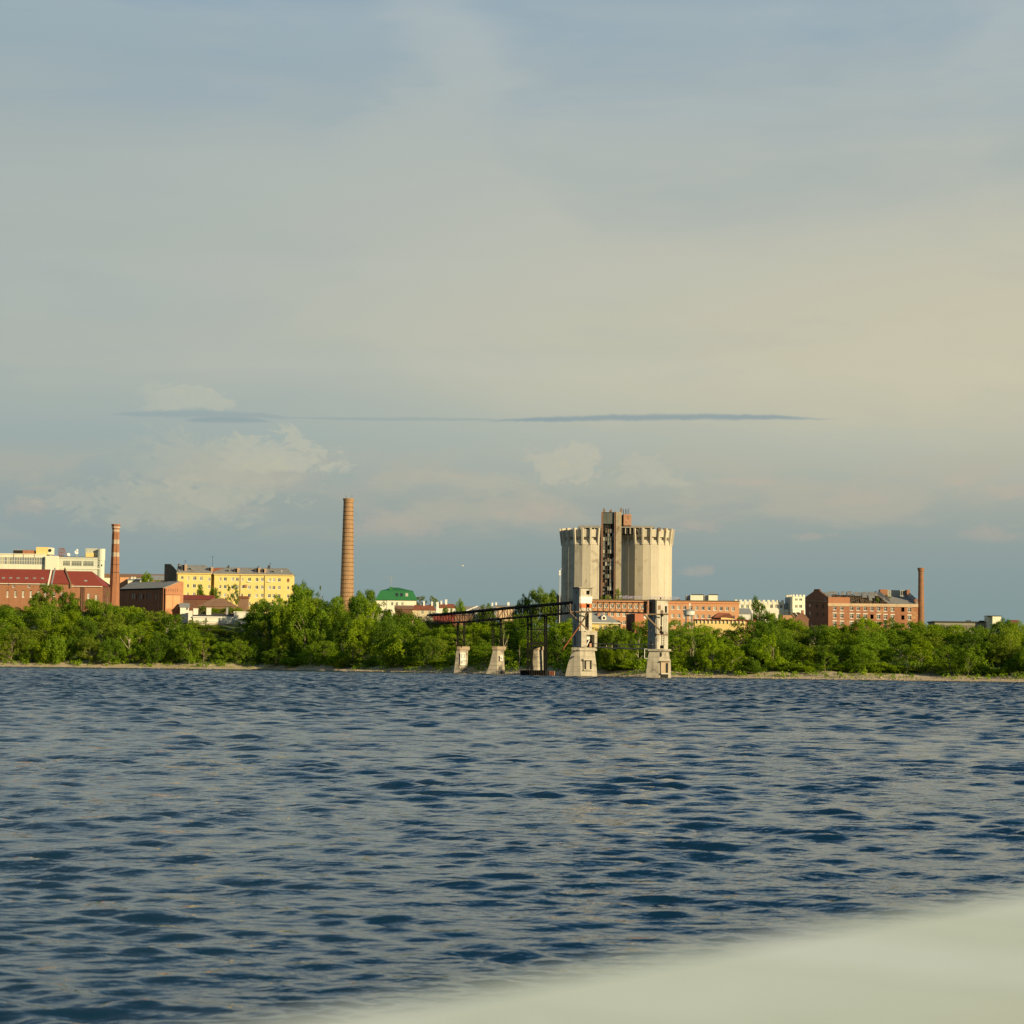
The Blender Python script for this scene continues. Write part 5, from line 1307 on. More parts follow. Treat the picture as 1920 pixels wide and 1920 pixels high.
YT = [0]
def tower1():
    Y = 700; k = Y / F
    yaw = rad(26)
    C = W(1085.5, 1215, Y)      # front corner at cap level
    root = thing('left_concrete_tower', 'derelict concrete hoist tower with white and orange bands, nearer the lattice pier', 'tower', (C.x, C.y, 0), 0)
    z = lambda py, px=1086: W(px, py, Y).z
    wr, wl = 24.5 * k / math.cos(yaw), 11.5 * k / math.sin(yaw)
    body = thing('tower_body', None, None, (0, 0, 0), yaw); body.parent = root
    zb, zt = z(1215), z(1101)
    # front wall (sun side) in levels, with openings
    ops = [(2.55, 3.75, z(1114.5), z(1107)), (2.7, 3.85, z(1139), z(1132)), (2.2, 3.6, z(1180), z(1149.5)), ]
    def lvl(a, b_, m, nm):
        wall_grid(wr, z(a), z(b_), [o for o in ops], .5).build(nm, m, body)
    lvl(1118.5, 1102.5, M_tow, 'upper_wall'); lvl(1131, 1118.5, M_white2, 'white_painted_band'); lvl(1139.5, 1131, M_redpaint, 'orange_painted_band'); lvl(1146, 1139.5, M_tow, 'band_wall'); lvl(1215, 1146, M_tow, 'lower_wall')
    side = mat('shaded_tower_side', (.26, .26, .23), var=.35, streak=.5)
    sw = wall_grid(wl, zb, zt, [(1.2, 2.1, z(1190), z(1170)), (1.2, 2.2, z(1211), z(1192)), (1.2, 2.6, z(1156), z(1149)), (2.0, 2.8, z(1113), z(1108)), (1.0, 2.0, z(1146), z(1132))], .5)
    so_ = sw.build('side_wall', side, body); so_.rotation_euler = (0, 0, rad(-90)); so_.location = (-.002, wl, 0)
    MB().box(.5, wr, wl - .5, wl, zb, zt).build('rear_wall', M_tow, body); MB().box(wr - .5, wr, .5, wl - .5, zb, zt).build('far_side_wall', M_tow, body)
    for py in (1101.5, 1131, 1147, 1182): MB().box(.5, wr - .5, .5, wl - .5, z(py) - .3, z(py)).build('floor_slab', M_dark if py > 1110 else M_conc2, body)
    MB().box(-.5, wr + .5, -.5, wl + .3, zt - .25, zt + .1).build('roof_slab', mat('tower_roof_slab', (.30, .27, .21), var=.3), body)
    MB().box(-.15, wr + .15, -.25, 0, z(1146.5), z(1143)).build('concrete_beam', M_conc2, body)
    # projecting portal frame
    px0, px1 = -.35, wr + .75
    pt, pb = z(1183), z(1213)
    q = thing('portal_frame', None, None, (0, 0, 0)); q.parent = body
    MB().box(px0, px0 + 2.0, -2.3, -.003, pb, pt).build('portal_leg', M_conc2, q); MB().box(px1 - 1.0, px1, -2.3, -.003, pb, pt).build('portal_leg', M_conc2, q)
    MB().box(px0 + 2.0, px1 - 1.0, -2.3, -.003, z(1190), pt).build('portal_beam', M_conc2, q)
    MB().box(px0 + 2.0, px1 - 1.8, -.5, -.02, z(1199), z(1190.1)).build('portal_infill', M_white, q)
    MB().box(px0 + 2.1, px1 - 1.3, -.3, -.03, pb, z(1199.1)).build('machine_room', M_dark, q)
    MB().box(px1 - 2.2, px1 - 1.2, -1.2, -.6, pb, z(1206)).build('rusty_drum', M_rustpale, q)
    MB().tube((px0 + 2.3, -1, pb), (px0 + 3.6, -1, z(1200)), .25).build('winch_frame', M_pipe, q)
    # plinth
    zc0, zc1 = z(1220), z(1214)
    pl = plinth(root, C, rad(22), rad(14), [(5.9, 5.1, .55, -1.9, -1.0), (5.9, 5.1, .55, -1.9, .3), (5.75, 4.2, .45, -1.7, z(1246)), (5.6, 3.75, .4, -1.6, z(1239)), (5.3, 2.6, .25, -1.2, zc0)], M_conc2, 'plinth')
    plinth(root, C, rad(22), rad(14), [(6.1, 2.6, .2, -1.6, zc0), (6.2, 2.7, .2, -1.7, zc0 + .1), (6.2, 2.7, .2, -1.7, zc1)], M_conc2, 'plinth_cap')
    # recessed niche in the right face of the plinth
    nr = thing('niche', None, None, (.5, -1.8, 0), rad(22)); nr.parent = root
    a, b_ = 1.0, 4.0
    MB().box(a, b_, -.35, -.02, z(1256), z(1236)).build('niche_frame', M_conc2, nr)
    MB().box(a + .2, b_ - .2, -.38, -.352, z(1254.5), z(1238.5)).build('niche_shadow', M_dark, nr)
    MB().box(a + .75, b_ - .95, -.6, -.381, z(1255), z(1239.5)).build('niche_pier', M_conc2, nr)
    MB().box(a - .2, b_ + .2, -.7, -.05, z(1237.5), z(1235.5)).build('niche_lintel', M_conc, nr)
    MB().box(a - .1, b_ + .1, -.7, -.05, z(1257), z(1255.5)).build('niche_sill', M_conc, nr)
    for py in (1226, 1233, 1240, 1247, 1254, 1261):
        pass
    # steel work hung on it
    st = thing('hoist_frame', None, None, (0, 0, 0)); st.parent = root
    inv = Matrix.Translation(-Vector(root.location))
    w = lambda px, py, dy=-2.4: inv @ W(px, py, Y + dy)
    for (a, c, t, m) in (((1069, 1147.5), (1131, 1147), .42, M_brown), ((1069.5, 1149), (1103, 1182), .38, M_brown), ((1103, 1148), (1089, 1170), .42, M_brown), ((1089, 1170), (1052, 1222), .36, M_rust), ((1069, 1132), (1069.5, 1149), .25, M_brown), ((1131, 1130), (1131, 1147), .25, M_brown)):
        MB().bar(w(*a), w(*c), t).build('steel_beam', m, st)
    MB().bar(w(1100, 1130, -1.2), w(1099, 1181, -1.2), .2).build('guide_rail', M_steel, st)
    return root
tower1()

def tower2():
    Y = 666; k = Y / F
    yaw = rad(24)
    C = W(1228.3, 1218, Y)
    root = thing('right_concrete_tower', 'derelict cream concrete tower with a steel platform and hanging pulleys, right of the other', 'tower', (C.x, C.y, 0), 0)
    z = lambda py, px=1228: W(px, py, Y).z
    wr, wl = 25 * k / math.cos(yaw), 12 * k / math.sin(yaw)
    body = thing('tower_body', None, None, (0, 0, 0), yaw); body.parent = root
    zb, zt = z(1218), z(1124.5)
    ops = [(3.35, 4.15, z(1148.5), z(1136)), (1.9, 2.35, z(1172), z(1152)), (1.7, 2.5, z(1187), z(1174)), (1.7, 3.1, z(1216), z(1210))]
    wall_grid(wr, zb, zt, ops, .5).build('front_wall', M_tow, body)
    side = mat('dark_tower_side', (.15, .145, .115), var=.4, streak=.5)  # upper side wall in a darker tone than the wall below
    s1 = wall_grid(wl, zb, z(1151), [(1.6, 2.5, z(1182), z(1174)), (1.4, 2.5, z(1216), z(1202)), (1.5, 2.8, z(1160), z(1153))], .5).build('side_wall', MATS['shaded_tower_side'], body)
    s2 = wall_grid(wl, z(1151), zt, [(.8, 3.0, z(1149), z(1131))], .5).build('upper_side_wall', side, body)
    for o in (s1, s2): o.rotation_euler = (0, 0, rad(-90)); o.location = (-.002, wl, 0)
    MB().box(.5, wr, wl - .5, wl, zb, zt).build('rear_wall', M_tow, body); MB().box(wr - .5, wr, .5, wl - .5, zb, zt).build('far_side_wall', M_tow, body)
    for py in (1151.5, 1190, 1125.5): MB().box(.5, wr - .5, .5, wl - .5, z(py) - .3, z(py)).build('floor_slab', M_dark, body)
    MB().box(-.4, wr + .6, -.4, wl + .2, zt - .15, zt + .12).build('roof_slab', MATS['tower_roof_slab'], body)
    MB().box(.9, 1.9, -.03, -.002, z(1143), z(1135)).build('bricked_up_window', M_oldroof, body)
    MB().box(2.2, 2.5, .8, 1.2, zt + .1, zt + .8).build('rooftop_stub', M_tar, body)
    MB().box(0, wr, -.2, 0, z(1190.5), z(1188.5)).build('ledge', M_brown, body)
    # brown cladding shaft on the bridge side
    st = thing('hoist_frame', None, None, (0, 0, 0)); st.parent = root
    inv = Matrix.Translation(-Vector(root.location))
    w = lambda px, py, dy=-1.6: inv @ W(px, py, Y + dy)
    a, c = w(1207.3, 1150, 2), w(1214, 1127, 2)
    MB().box(a.x, c.x, a.y, a.y + 2.2, a.z, c.z).build('brown_cladding', mat('brown_cladding', (.17, .085, .04), var=.4), st)
    a, c = w(1214.2, 1151, 1), w(1217, 1126, 1)
    MB().box(a.x, c.x, a.y, a.y + .4, a.z, c.z).build('pale_post', M_rustpale, st)
    for (p, q, t, m) in (((1214, 1152.5), (1253, 1151.5), .42, M_brown), ((1208, 1152), (1243, 1187), .42, M_brown), ((1240, 1148), (1240.5, 1212), .12, M_steel), ((1245, 1153), (1244.5, 1212), .10, M_steel), ((1249, 1153), (1248.5, 1190), .08, M_steel)):
        MB().bar(w(*p), w(*q), t).build('steel_beam', m, st)
    for px, py, r in ((1241, 1147, .55), (1241, 1153.5, .5), (1239.5, 1185.5, .55), (1241.5, 1187, .45)):
        p = w(px, py, -1.9); o = MB().cyl(0, 0, [(r, -.15), (r, .15)], 10).build('pulley', M_steel if py > 1150 else M_brown, st, p); o.rotation_euler = (math.pi / 2, 0, 0)
    for i in range(5): MB().bar(w(1240.5, 1194 + i * 4), w(1247, 1192 + i * 4), .09).build('ladder_brace', M_steel, st)
    p = w(1209.5, 1157, -1.7); MB().box(p.x - .35, p.x + .35, p.y, p.y + .4, p.z - .4, p.z + .4).build('floodlight', M_white2, st)
    # plinth
    zc0, zc1 = z(1221), z(1217)
    plinth(root, C, rad(15), rad(10), [(3.9, 4.2, 1.2, -1.9, -1.0), (3.9, 4.2, 1.2, -1.9, .2), (3.7, 3.7, 1.25, -1.7, z(1238)), (3.4, 3.6, 1.2, -1.6, z(1234)), (3.3, 3.0, 1.1, -1.5, zc0)], M_conc2, 'plinth')
    plinth(root, C, rad(15), rad(10), [(3.9, 3.4, 1.1, -1.9, zc0), (4.0, 3.5, 1.1, -2.0, zc0 + .1), (4.0, 3.5, 1.1, -2.0, zc1)], M_conc2, 'plinth_cap')
    nr = thing('niche', None, None, (1.2, -1.85, 0), rad(15)); nr.parent = root
    MB().box(.45, 3.0, -.3, -.02, z(1262), z(1240)).build('niche_back', mat('pinkish_render', (.42, .33, .22), var=.3), nr)
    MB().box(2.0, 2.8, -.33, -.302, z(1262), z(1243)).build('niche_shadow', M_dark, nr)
    MB().box(.6, 2.8, -.4, -.1, z(1270.5), z(1264)).build('water_gate', M_dark, nr)
    MB().box(.4, 3.1, -.75, -.05, z(1264), z(1261.5)).build('niche_sill', M_conc, nr)
    MB().box(.2, 3.2, -.65, -.05, z(1241), z(1239)).build('niche_lintel', M_brown, nr)
    MB().add([(.45, -.1, z(1232)), (.85, -.1, z(1229)), (.75, -.1, z(1224)), (.5, -.1, z(1221.5)), (.4, -.1, z(1228)), (.45, .1, z(1232)), (.85, .1, z(1229)), (.75, .1, z(1224)), (.5, .1, z(1221.5)), (.4, .1, z(1228))], [(0, 1, 2, 3, 4), (9, 8, 7, 6, 5), (0, 5, 6, 1), (1, 6, 7, 2), (2, 7, 8, 3), (3, 8, 9, 4), (4, 9, 5, 0)]).build('spalled_hole', M_dark, nr)
    # outrigger frame on the left
    for p, q in (((1208.5, 1217), (1208.5, 1234)), ((1208.5, 1234), (1214, 1235)), ((1208.5, 1217), (1214, 1217))): MB().bar(w(*p), w(*q), .16).build('outrigger', M_pipe, st)
tower2()

BR_PTS = []      # bridge axis: (px, Y, top py, bottom py)
def pier(label, pc, Y, cap, body, group='masonry piers under the conveyor bridge', graffiti=None, capm=None):
    capm = capm or mat('rust_stained_cap', (.36, .285, .195), var=.5, streak=.5, patch=(.22, .12, .06))
    """cap = (pl, pr, pt, pb); body = (top l, top r, bottom l, bottom r, pb)"""
    C = W(pc, body[4], Y); k = Y / F; yaw = rad(24)
    root = thing('masonry_pier', label, 'pier', (C.x, C.y, 0), 0, group)
    z = lambda py: W(pc, py, Y).z
    def ring(l, r, zz, adv):
        n = Vector((0, -adv)); R = n + Vector((math.cos(yaw), math.sin(yaw))) * ((r - pc) * k / math.cos(yaw)); L = n + Vector((-math.cos(rad(14)), math.sin(rad(14)))) * ((pc - l) * k / math.cos(rad(14)))
        bk = Vector((-math.sin(yaw), math.cos(yaw))) * 3.2
        return [(n.x, n.y, zz), (R.x, R.y, zz), (R.x + bk.x, R.y + bk.y, zz), (L.x + .3, L.y + bk.y, zz), (L.x, L.y, zz)]
    zm = z(body[4] - 16)
    l0, r0, l1, r1, pb = body
    MB().loft([ring(l1, r1, -1, .5), ring(l1, r1, .4, .5), ring(l0 + (l1 - l0) * .55, r0 + (r1 - r0) * .5, zm, .3), ring(l0, r0, z(cap[3]), 0)]).build('shaft', M_conc2, root)
    MB().loft([ring(cap[0] + 1, cap[1] - 1, z(cap[3]), .2), ring(cap[0], cap[1], z(cap[3]) + .25, .35), ring(cap[0], cap[1], z(cap[2]), .35)]).build('cap', capm, root)
    for i in range(5):
        t = .15 + i * .17; zz = .4 + (z(cap[3]) - .4) * t; rr = ring(l1 + (l0 - l1) * t - .25, r1 + (r0 - r1) * t + .25, zz, .5 - .5 * t + .05)
        MB().loft([rr, [(x, y, q + .12) for x, y, q in rr]]).build('course_joint', mat('dark_joint_stone', (.28, .24, .17), var=.4), root)  # course joints in a darker stone tone
    if graffiti:
        g = thing('painted_letters', None, None, (0, -.32, 0), yaw); g.parent = root
        for (xa, za, xb, zb_) in graffiti:
            MB().box(min(xa, xb) * k, max(xa, xb) * k, -.1, -.05, z(max(za, zb_)), z(min(za, zb_))).build('letter_stroke', M_tar, g)
    return root
G1 = [(3.2, 1226, 4.0, 1234), (3.2, 1226, 7, 1227), (3.2, 1229.5, 6, 1230.5), (3.2, 1233, 7, 1234), (8, 1226, 11, 1227), (10.2, 1226, 11, 1234), (8, 1229.5, 11, 1230.5), (8, 1233, 11, 1234),
      (2.5, 1238, 3.5, 1245), (2.5, 1241, 6, 1242), (5.2, 1238, 6.2, 1245), (7.5, 1238, 12, 1239), (9.4, 1238, 10.4, 1245)]
p1_ = pier('first pier from the left with black painted letters on white', 862, 789, (856, 880, 1212, 1219), (855, 877, 851, 875.5, 1261.5), graffiti=None)
gk = 789 / F
gg = thing('painted_letters', None, None, (0, -.62, 0), rad(22)); gg.parent = p1_
zz_ = lambda py: W(862, py, 789).z
MB().box(.2, 11 * gk, -.02, .02, zz_(1247), zz_(1224)).build('white_patch', M_white2, gg)
for (xa, za, xb, zb_) in G1: MB().box(min(xa, xb) * gk * .85, max(xa, xb) * gk * .85, -.06, -.021, zz_(max(za, zb_)), zz_(min(za, zb_))).build('letter_stroke', M_tar, gg)
p2_ = pier('second pier from the left with shrubs of rust on its cap', 932, 757, (922, 948, 1212, 1219), (924, 944, 912, 947, 1263.5))
gg = thing('painted_letters', None, None, (.3, -.62, 0), rad(22)); gg.parent = p2_
zz2 = lambda py: W(932, py, 757).z; k2 = 757 / F
MB().box(4 * k2, 9.5 * k2, -.02, .02, zz2(1239), zz2(1229)).build('white_patch', M_white2, gg)
for a, b_, c, d in ((5.2, 1231, 8, 1232), (5.2, 1231, 6, 1237), (5.2, 1234, 8, 1235), (7.4, 1234, 8.2, 1238)): MB().box(a * k2, c * k2, -.06, -.021, zz2(d), zz2(b_)).build('letter_stroke', M_tar, gg)
p2_['label'] = 'second pier from the left, waisted and stained, with flared foot'
pier('third pier from the left, inside the big steel lattice tower', 1008, 728, (998, 1022, 1212, 1219), (1000, 1018, 997, 1019, 1258))

def bridge():
    root = thing('conveyor_bridge', 'long black rusted truss bridge running from the bank to the towers', 'bridge', W(862, 1240, 789) * 1.0)
    root.location = (W(862, 1240, 789).x, 789, 0)
    inv = Matrix.Translation(-Vector(root.location))
    # axis polyline: depth, top and bottom of the trusses as measured at the near side
    key = [(800, 823, 1154.5, 1170), (862, 789, 1149, 1166.5), (935, 757, 1142, 1160), (1010, 728, 1135.5, 1154), (1075, 704, 1129.5, 1148)]
    def at(t):
        i = min(int(t), len(key) - 2); f = t - i; a, b_ = key[i], key[i + 1]
        q = [a[j] + (b_[j] - a[j]) * f for j in range(4)]
        return inv @ W(q[0], q[2], q[1]), inv @ W(q[0], q[3], q[1])
    dirv = (at(3.9)[0] - at(.1)[0]); dirv.z = 0; dirv.normalize(); nrm = Vector((dirv.y, -dirv.x, 0))
    if nrm.x > 0: nrm = -nrm
    WID = 3.4
    npan = [6, 8, 7, 6]
    def truss_run(at, key, npan, root, t=.17, m=M_steel, diag=True, WID=WID, roof=True):
        for side in (0, 1):
            o = nrm * (-WID * side)
            prev = None
            for i, n in enumerate(npan):
                for j in range(n + (1 if i == len(npan) - 1 else 0)):
                    tp, bt = at(i + j / n); tp, bt = tp + o, bt + o
                    MB().bar(bt, tp, t).build('truss_post', m, root)
                    if prev:
                        MB().bar(prev[0], tp, t * 1.3).build('top_chord', m, root); MB().bar(prev[1], bt, t * 1.5).build('bottom_chord', m, root)
                        if diag:
                            a, b_ = (prev[1], tp) if j % 2 else (prev[0], bt)
                            MB().bar(a, b_, t * .75).build('truss_brace', m, root)
                    prev = (tp, bt)
            # cross members
        prev = None
        for i, n in enumerate(npan):
            for j in range(n + (1 if i == len(npan) - 1 else 0)):
                tp, bt = at(i + j / n); q = nrm * -WID
                MB().bar(bt, bt + q, t).build('floor_beam', m, root); MB().bar(tp, tp + q, t).build('roof_beam', m, root)
                if prev:
                    d = Vector((0, 0, .12)); u = Vector((0, 0, .1))
                    a0, a1 = prev
                    MB().add([a0 + d, tp + d, tp + q + d, a0 + q + d, a0 + d + u * 4, tp + d + u * 4, tp + q + d + u * 4, a0 + q + d + u * 4], [(0, 1, 2, 3), (7, 6, 5, 4), (0, 4, 5, 1), (1, 5, 6, 2), (2, 6, 7, 3), (3, 7, 4, 0)]).build('roof_deck', m, root) if roof else None
                    MB().add([a1 + q * .25 + d, bt + q * .25 + d, bt + q * .75 + d, a1 + q * .75 + d, a1 + q * .25 + d + u * 2, bt + q * .25 + d + u * 2, bt + q * .75 + d + u * 2, a1 + q * .75 + d + u * 2], [(0, 1, 2, 3), (7, 6, 5, 4), (0, 4, 5, 1), (1, 5, 6, 2), (2, 6, 7, 3), (3, 7, 4, 0)]).build('walkway_deck', m, root)
                prev = (tp, bt)
    truss_run(at, key, npan, root)
    # gallery between the towers
    g = thing('gallery_between_towers', 'brown thin lattice gallery spanning between the two concrete towers', 'bridge', W(1112, 1240, 696) * 1.0); g.location = (W(1112, 1240, 696).x, 696, 0)
    invg = Matrix.Translation(-Vector(g.location))
    kg = [(1110, 694, 1128.5, 1147), (1209, 669, 1129.5, 1150)]
    def atg(t):
        a, b_ = kg; f = t; q = [a[j] + (b_[j] - a[j]) * f for j in range(4)]
        return invg @ W(q[0], q[2], q[1]), invg @ W(q[0], q[3], q[1])
    truss_run(atg, kg, [9], g, .13, M_brown, True, 2.0, False)
    # low catwalk between the plinths
    c = thing('catwalk', 'rusty sagging catwalk low between the two tower plinths', 'catwalk', (W(1112, 1240, 696).x, 696, 0))
    invc = Matrix.Translation(-Vector(c.location))
    def cw(px, py):
        Y = 694 + (668 - 694) * (px - 1114) / (1213 - 1114); return invc @ W(px, py, Y)
    for a, b_ in (((1113, 1207), (1165, 1208.3)), ((1165, 1208.3), (1224, 1208.5))): MB().bar(cw(*a), cw(*b_), .2).build('handrail', mat('tan_rusted_catwalk', (.40, .29, .18), var=.4), c)
    pts = [(1118, 1215), (1126, 1213.5), (1140, 1214.5), (1150, 1216), (1165, 1214.5), (1175, 1216), (1190, 1216.5), (1208, 1216)]
    for a, b_ in zip(pts, pts[1:]): MB().bar(cw(*a), cw(*b_), .4).build('deck_beam', mat('tan_rusted_catwalk', (.40, .29, .18), var=.4), c)
    for px in (1137, 1147.5, 1159, 1170, 1181, 1191.5, 1203): MB().bar(cw(px, 1210), cw(px, 1217), .22).build('hanger', mat('tan_rusted_catwalk', (.40, .29, .18), var=.4), c)
    # lattice towers
    def lattice(label, cols, Y, pt, pb, bays, t, cross=True, dY=3.2):
        p = W(cols[0][0], pb, Y); r = thing('lattice_tower', label, 'steel tower', (p.x, Y, p.z), 0, 'steel lattice towers carrying the bridge')
        iv = Matrix.Translation(-Vector(r.location))
        for (pa, pc) in cols:
            for k in range(bays + 1):
                y0 = pb + (pt - pb) * k / bays
                for (dx, dd) in ((0, 0), (0, dY)):
                    if k < bays:
                        y1 = pb + (pt - pb) * (k + 1) / bays
                        A, B = iv @ W(pa, y0, Y), iv @ W(pc, y0, Y); A2, B2 = iv @ W(pa, y1, Y), iv @ W(pc, y1, Y)
                        o = Vector((0, dd, 0))
                        if k == 0:
                            T1, T2 = iv @ W(pa, pt, Y), iv @ W(pc, pt, Y)
                            MB().bar(A + o, T1 + o, t).build('leg', M_steel, r); MB().bar(B + o, T2 + o, t).build('leg', M_steel, r)
                        MB().bar(A + o, B2 + o, t * .5).build('brace', M_steel, r)
                        if cross: MB().bar(B + o, A2 + o, t * .5).build('brace', M_steel, r)
                        MB().bar(A2 + o, B2 + o, t * .5).build('strut', M_steel, r)
        return r
    lattice('slim steel legs standing on the first pier from the left', ((857.5, 859.5), (869, 871.5)), 788, 1166.5, 1212, 7, .2, False, 2.2)
    lattice('two narrow lattice columns standing on the second pier', ((922.5, 926.5), (937.5, 940)), 757, 1160, 1212, 8, .22, True, 2.6)
    b = lattice('biggest steel lattice tower, four columns wide, wrapped round the third pier', ((988.5, 991), (995, 997.5), (1020.5, 1022), (1024, 1025.5)), 724, 1155, 1256.5, 15, .2, True, 3.0)
    iv = Matrix.Translation(-Vector(b.location))
    for py in (1156, 1180, 1205):
        MB().bar(iv @ W(989, py, 724), iv @ W(1024.5, py, 724), .22).build('girder', M_steel, b)
        MB().bar(iv @ W(989, py, 727), iv @ W(1024.5, py, 727), .22).build('girder', M_steel, b)
    for a, c in ((1156, 1180), (1180, 1205)):
        MB().bar(iv @ W(1002, a, 725), iv @ W(1014, c, 725), .15).build('brace', M_steel, b); MB().bar(iv @ W(1014, a, 725), iv @ W(1002, c, 725), .15).build('brace', M_steel, b)
    MB().box(-.0, 6.2, -.2, 3.4, (iv @ W(1000, 1209, 724)).z, (iv @ W(1000, 1206.5, 724)).z).build('platform', M_steel, b)
    # sheet pile wall
    sp = thing('sheet_pile_wall', 'rusty vertical sheet piles at the waterline under the third pier', 'pile wall', (W(975, 1262, 722).x, 722, 0))
    ivs = Matrix.Translation(-Vector(sp.location))
    for i in range(31):
        px = 975.5 + i * 2.1
        if px > 1024.5 and px < 1026.8: continue
        p = ivs @ W(px, 1262, 722); w = 2.0 * 722 / F
        MB().box(p.x, p.x + w * .92, (i % 2) * .35, (i % 2) * .35 + .3, -1, (ivs @ W(px, 1256.5 if px < 1025 else 1258.5, 722)).z).build('pile', M_steel if px < 1024 else (M_rust if i % 3 else M_rustpale), sp)
    MB().box((ivs @ W(975.5, 1260, 722)).x, (ivs @ W(1024, 1260, 722)).x, 0.7, 7.5, -1, (ivs @ W(1000, 1257.3, 722)).z).build('fill', M_tar, sp)
bridge()

# white bird over the river
def bird():
    p = W(867, 1061, 640)
    r = thing('gull', 'small white gull flying in the open sky right of the tall chimney', 'bird', p, rad(20))
    body = MB().loft([[(x, ry * math.cos(a), rz_ * math.sin(a)) for a in np.linspace(0, 6.28, 9)[:-1]] for x, ry, rz_ in ((-.42, .02, .02), (-.25, .08, .07), (0, .12, .11), (.2, .10, .09), (.32, .07, .07), (.42, .06, .05), (.52, .015, .015))])
    body.build('body', M_white2, r, smooth=True)
    for s in (-1, 1):
        MB().add([(.15, s * .08, .04), (-.12, s * .08, .04), (.18, s * .45, .24), (-.08, s * .45, .22), (-.1, s * .95, .12), (-.22, s * .93, .12), (.15, s * .08, .01), (-.12, s * .08, .02), (.18, s * .45, .21), (-.08, s * .45, .2), (-.1, s * .95, .1), (-.22, s * .93, .11)],
                 [(0, 1, 3, 2), (2, 3, 5, 4), (7, 6, 8, 9), (9, 8, 10, 11), (0, 2, 8, 6), (2, 4, 10, 8), (1, 7, 9, 3), (3, 9, 11, 5), (4, 5, 11, 10)]).build('wing', M_white2, r)
    MB().add([(-.4, -.03, 0), (-.62, -.12, 0), (-.62, .12, 0), (-.4, .03, 0), (-.5, 0, .03)], [(0, 1, 4), (1, 2, 4), (2, 3, 4), (3, 0, 4), (3, 2, 1, 0)]).build('tail', M_white2, r)
bird()

# ================================================================== TREES
def leaf_mat():
    m = bpy.data.materials.new('foliage'); m.use_nodes = True
    m.node_tree.nodes.clear(); N = NT(m.node_tree)
    o = N.node('ShaderNodeOutputMaterial')
    oi = N.node('ShaderNodeObjectInfo'); g = N.node('ShaderNodeNewGeometry')
    col = N.mix(g.outputs['Random Per Island'], (0.086, 0.180, 0.010, 1), (0.230, 0.350, 0.018, 1))
    # the species / age tint is stored on each tree's crown as its object colour
    col = N.mix(1.0, col, oi.outputs['Color'], 'MULTIPLY')
    df = N.node('ShaderNodeBsdfDiffuse'); tr = N.node('ShaderNodeBsdfTranslucent'); gl = N.node('ShaderNodeBsdfGlossy')
    N.put(df.inputs['Color'], col); N.put(tr.inputs['Color'], N.mix(1.0, col, (1.35, 1.5, 0.55, 1), 'MULTIPLY'))
    gl.inputs['Roughness'].default_value = 0.6; N.put(gl.inputs['Color'], (0.5, 0.5, 0.4, 1))
    a = N.node('ShaderNodeMixShader'); a.inputs[0].default_value = 0.36
    N.l.new(df.outputs[0], a.inputs[1]); N.l.new(tr.outputs[0], a.inputs[2])
    b = N.node('ShaderNodeMixShader'); b.inputs[0].default_value = 0.015
    N.l.new(a.outputs[0], b.inputs[1]); N.l.new(gl.outputs[0], b.inputs[2])
    N.l.new(b.outputs[0], o.inputs[0])
    return m
M_leaf = leaf_mat()

def leaves_mesh(name, C, Rr, n, size, rng, droop=0.0, up=0.0):
    """leaf quads spread through the outer part of clumps with centres C (k,3) and radii Rr"""
    k = len(C)
    w = Rr ** 2; idx = rng.choice(k, n, p=w / w.sum())
    d = rng.normal(size=(n, 3)); d /= np.linalg.norm(d, axis=1)[:, None]
    d[:, 2] = np.where(rng.random(n) < .35, np.abs(d[:, 2]), d[:, 2])
    r = Rr[idx] * rng.uniform(.55, 1.08, n) ** .7
    sc = np.array([1, 1, .82 if not droop else 1.7])
    P = C[idx] + d * r[:, None] * sc
    P[:, 2] -= droop * rng.random(n) ** 2 * Rr[idx]
    P[:, 2] += (up + .35) * rng.random(n) ** 2 * Rr[idx] * 1.5
    P += rng.normal(scale=.10, size=(n, 3)) * Rr[idx][:, None]
    nn = d + rng.normal(scale=.5, size=(n, 3)); nn /= np.linalg.norm(nn, axis=1)[:, None]
    t = np.cross(nn, rng.normal(size=(n, 3))); t /= np.linalg.norm(t, axis=1)[:, None]
    b = np.cross(nn, t)
    s = size * rng.uniform(.6, 1.35, n)[:, None]
    t *= s; b *= s * rng.uniform(.45, .8, n)[:, None]
    if droop: t = t * .5 + np.array([0, 0, -1]) * s * .9
    v = np.stack([P - t * .5, P + b * .5, P + t * .5, P - b * .5], 1).reshape(-1, 3)
    me = bpy.data.meshes.new(name)
    me.vertices.add(len(v)); me.vertices.foreach_set('co', v.astype(np.float32).ravel())
    me.loops.add(4 * n); me.loops.foreach_set('vertex_index', np.arange(4 * n, dtype=np.int32))
    me.polygons.add(n); me.polygons.foreach_set('loop_start', np.arange(0, 4 * n, 4, dtype=np.int32)); me.polygons.foreach_set('loop_total', np.full(n, 4, dtype=np.int32))
    me.update(calc_edges=True); me.materials.append(M_leaf)
    return me

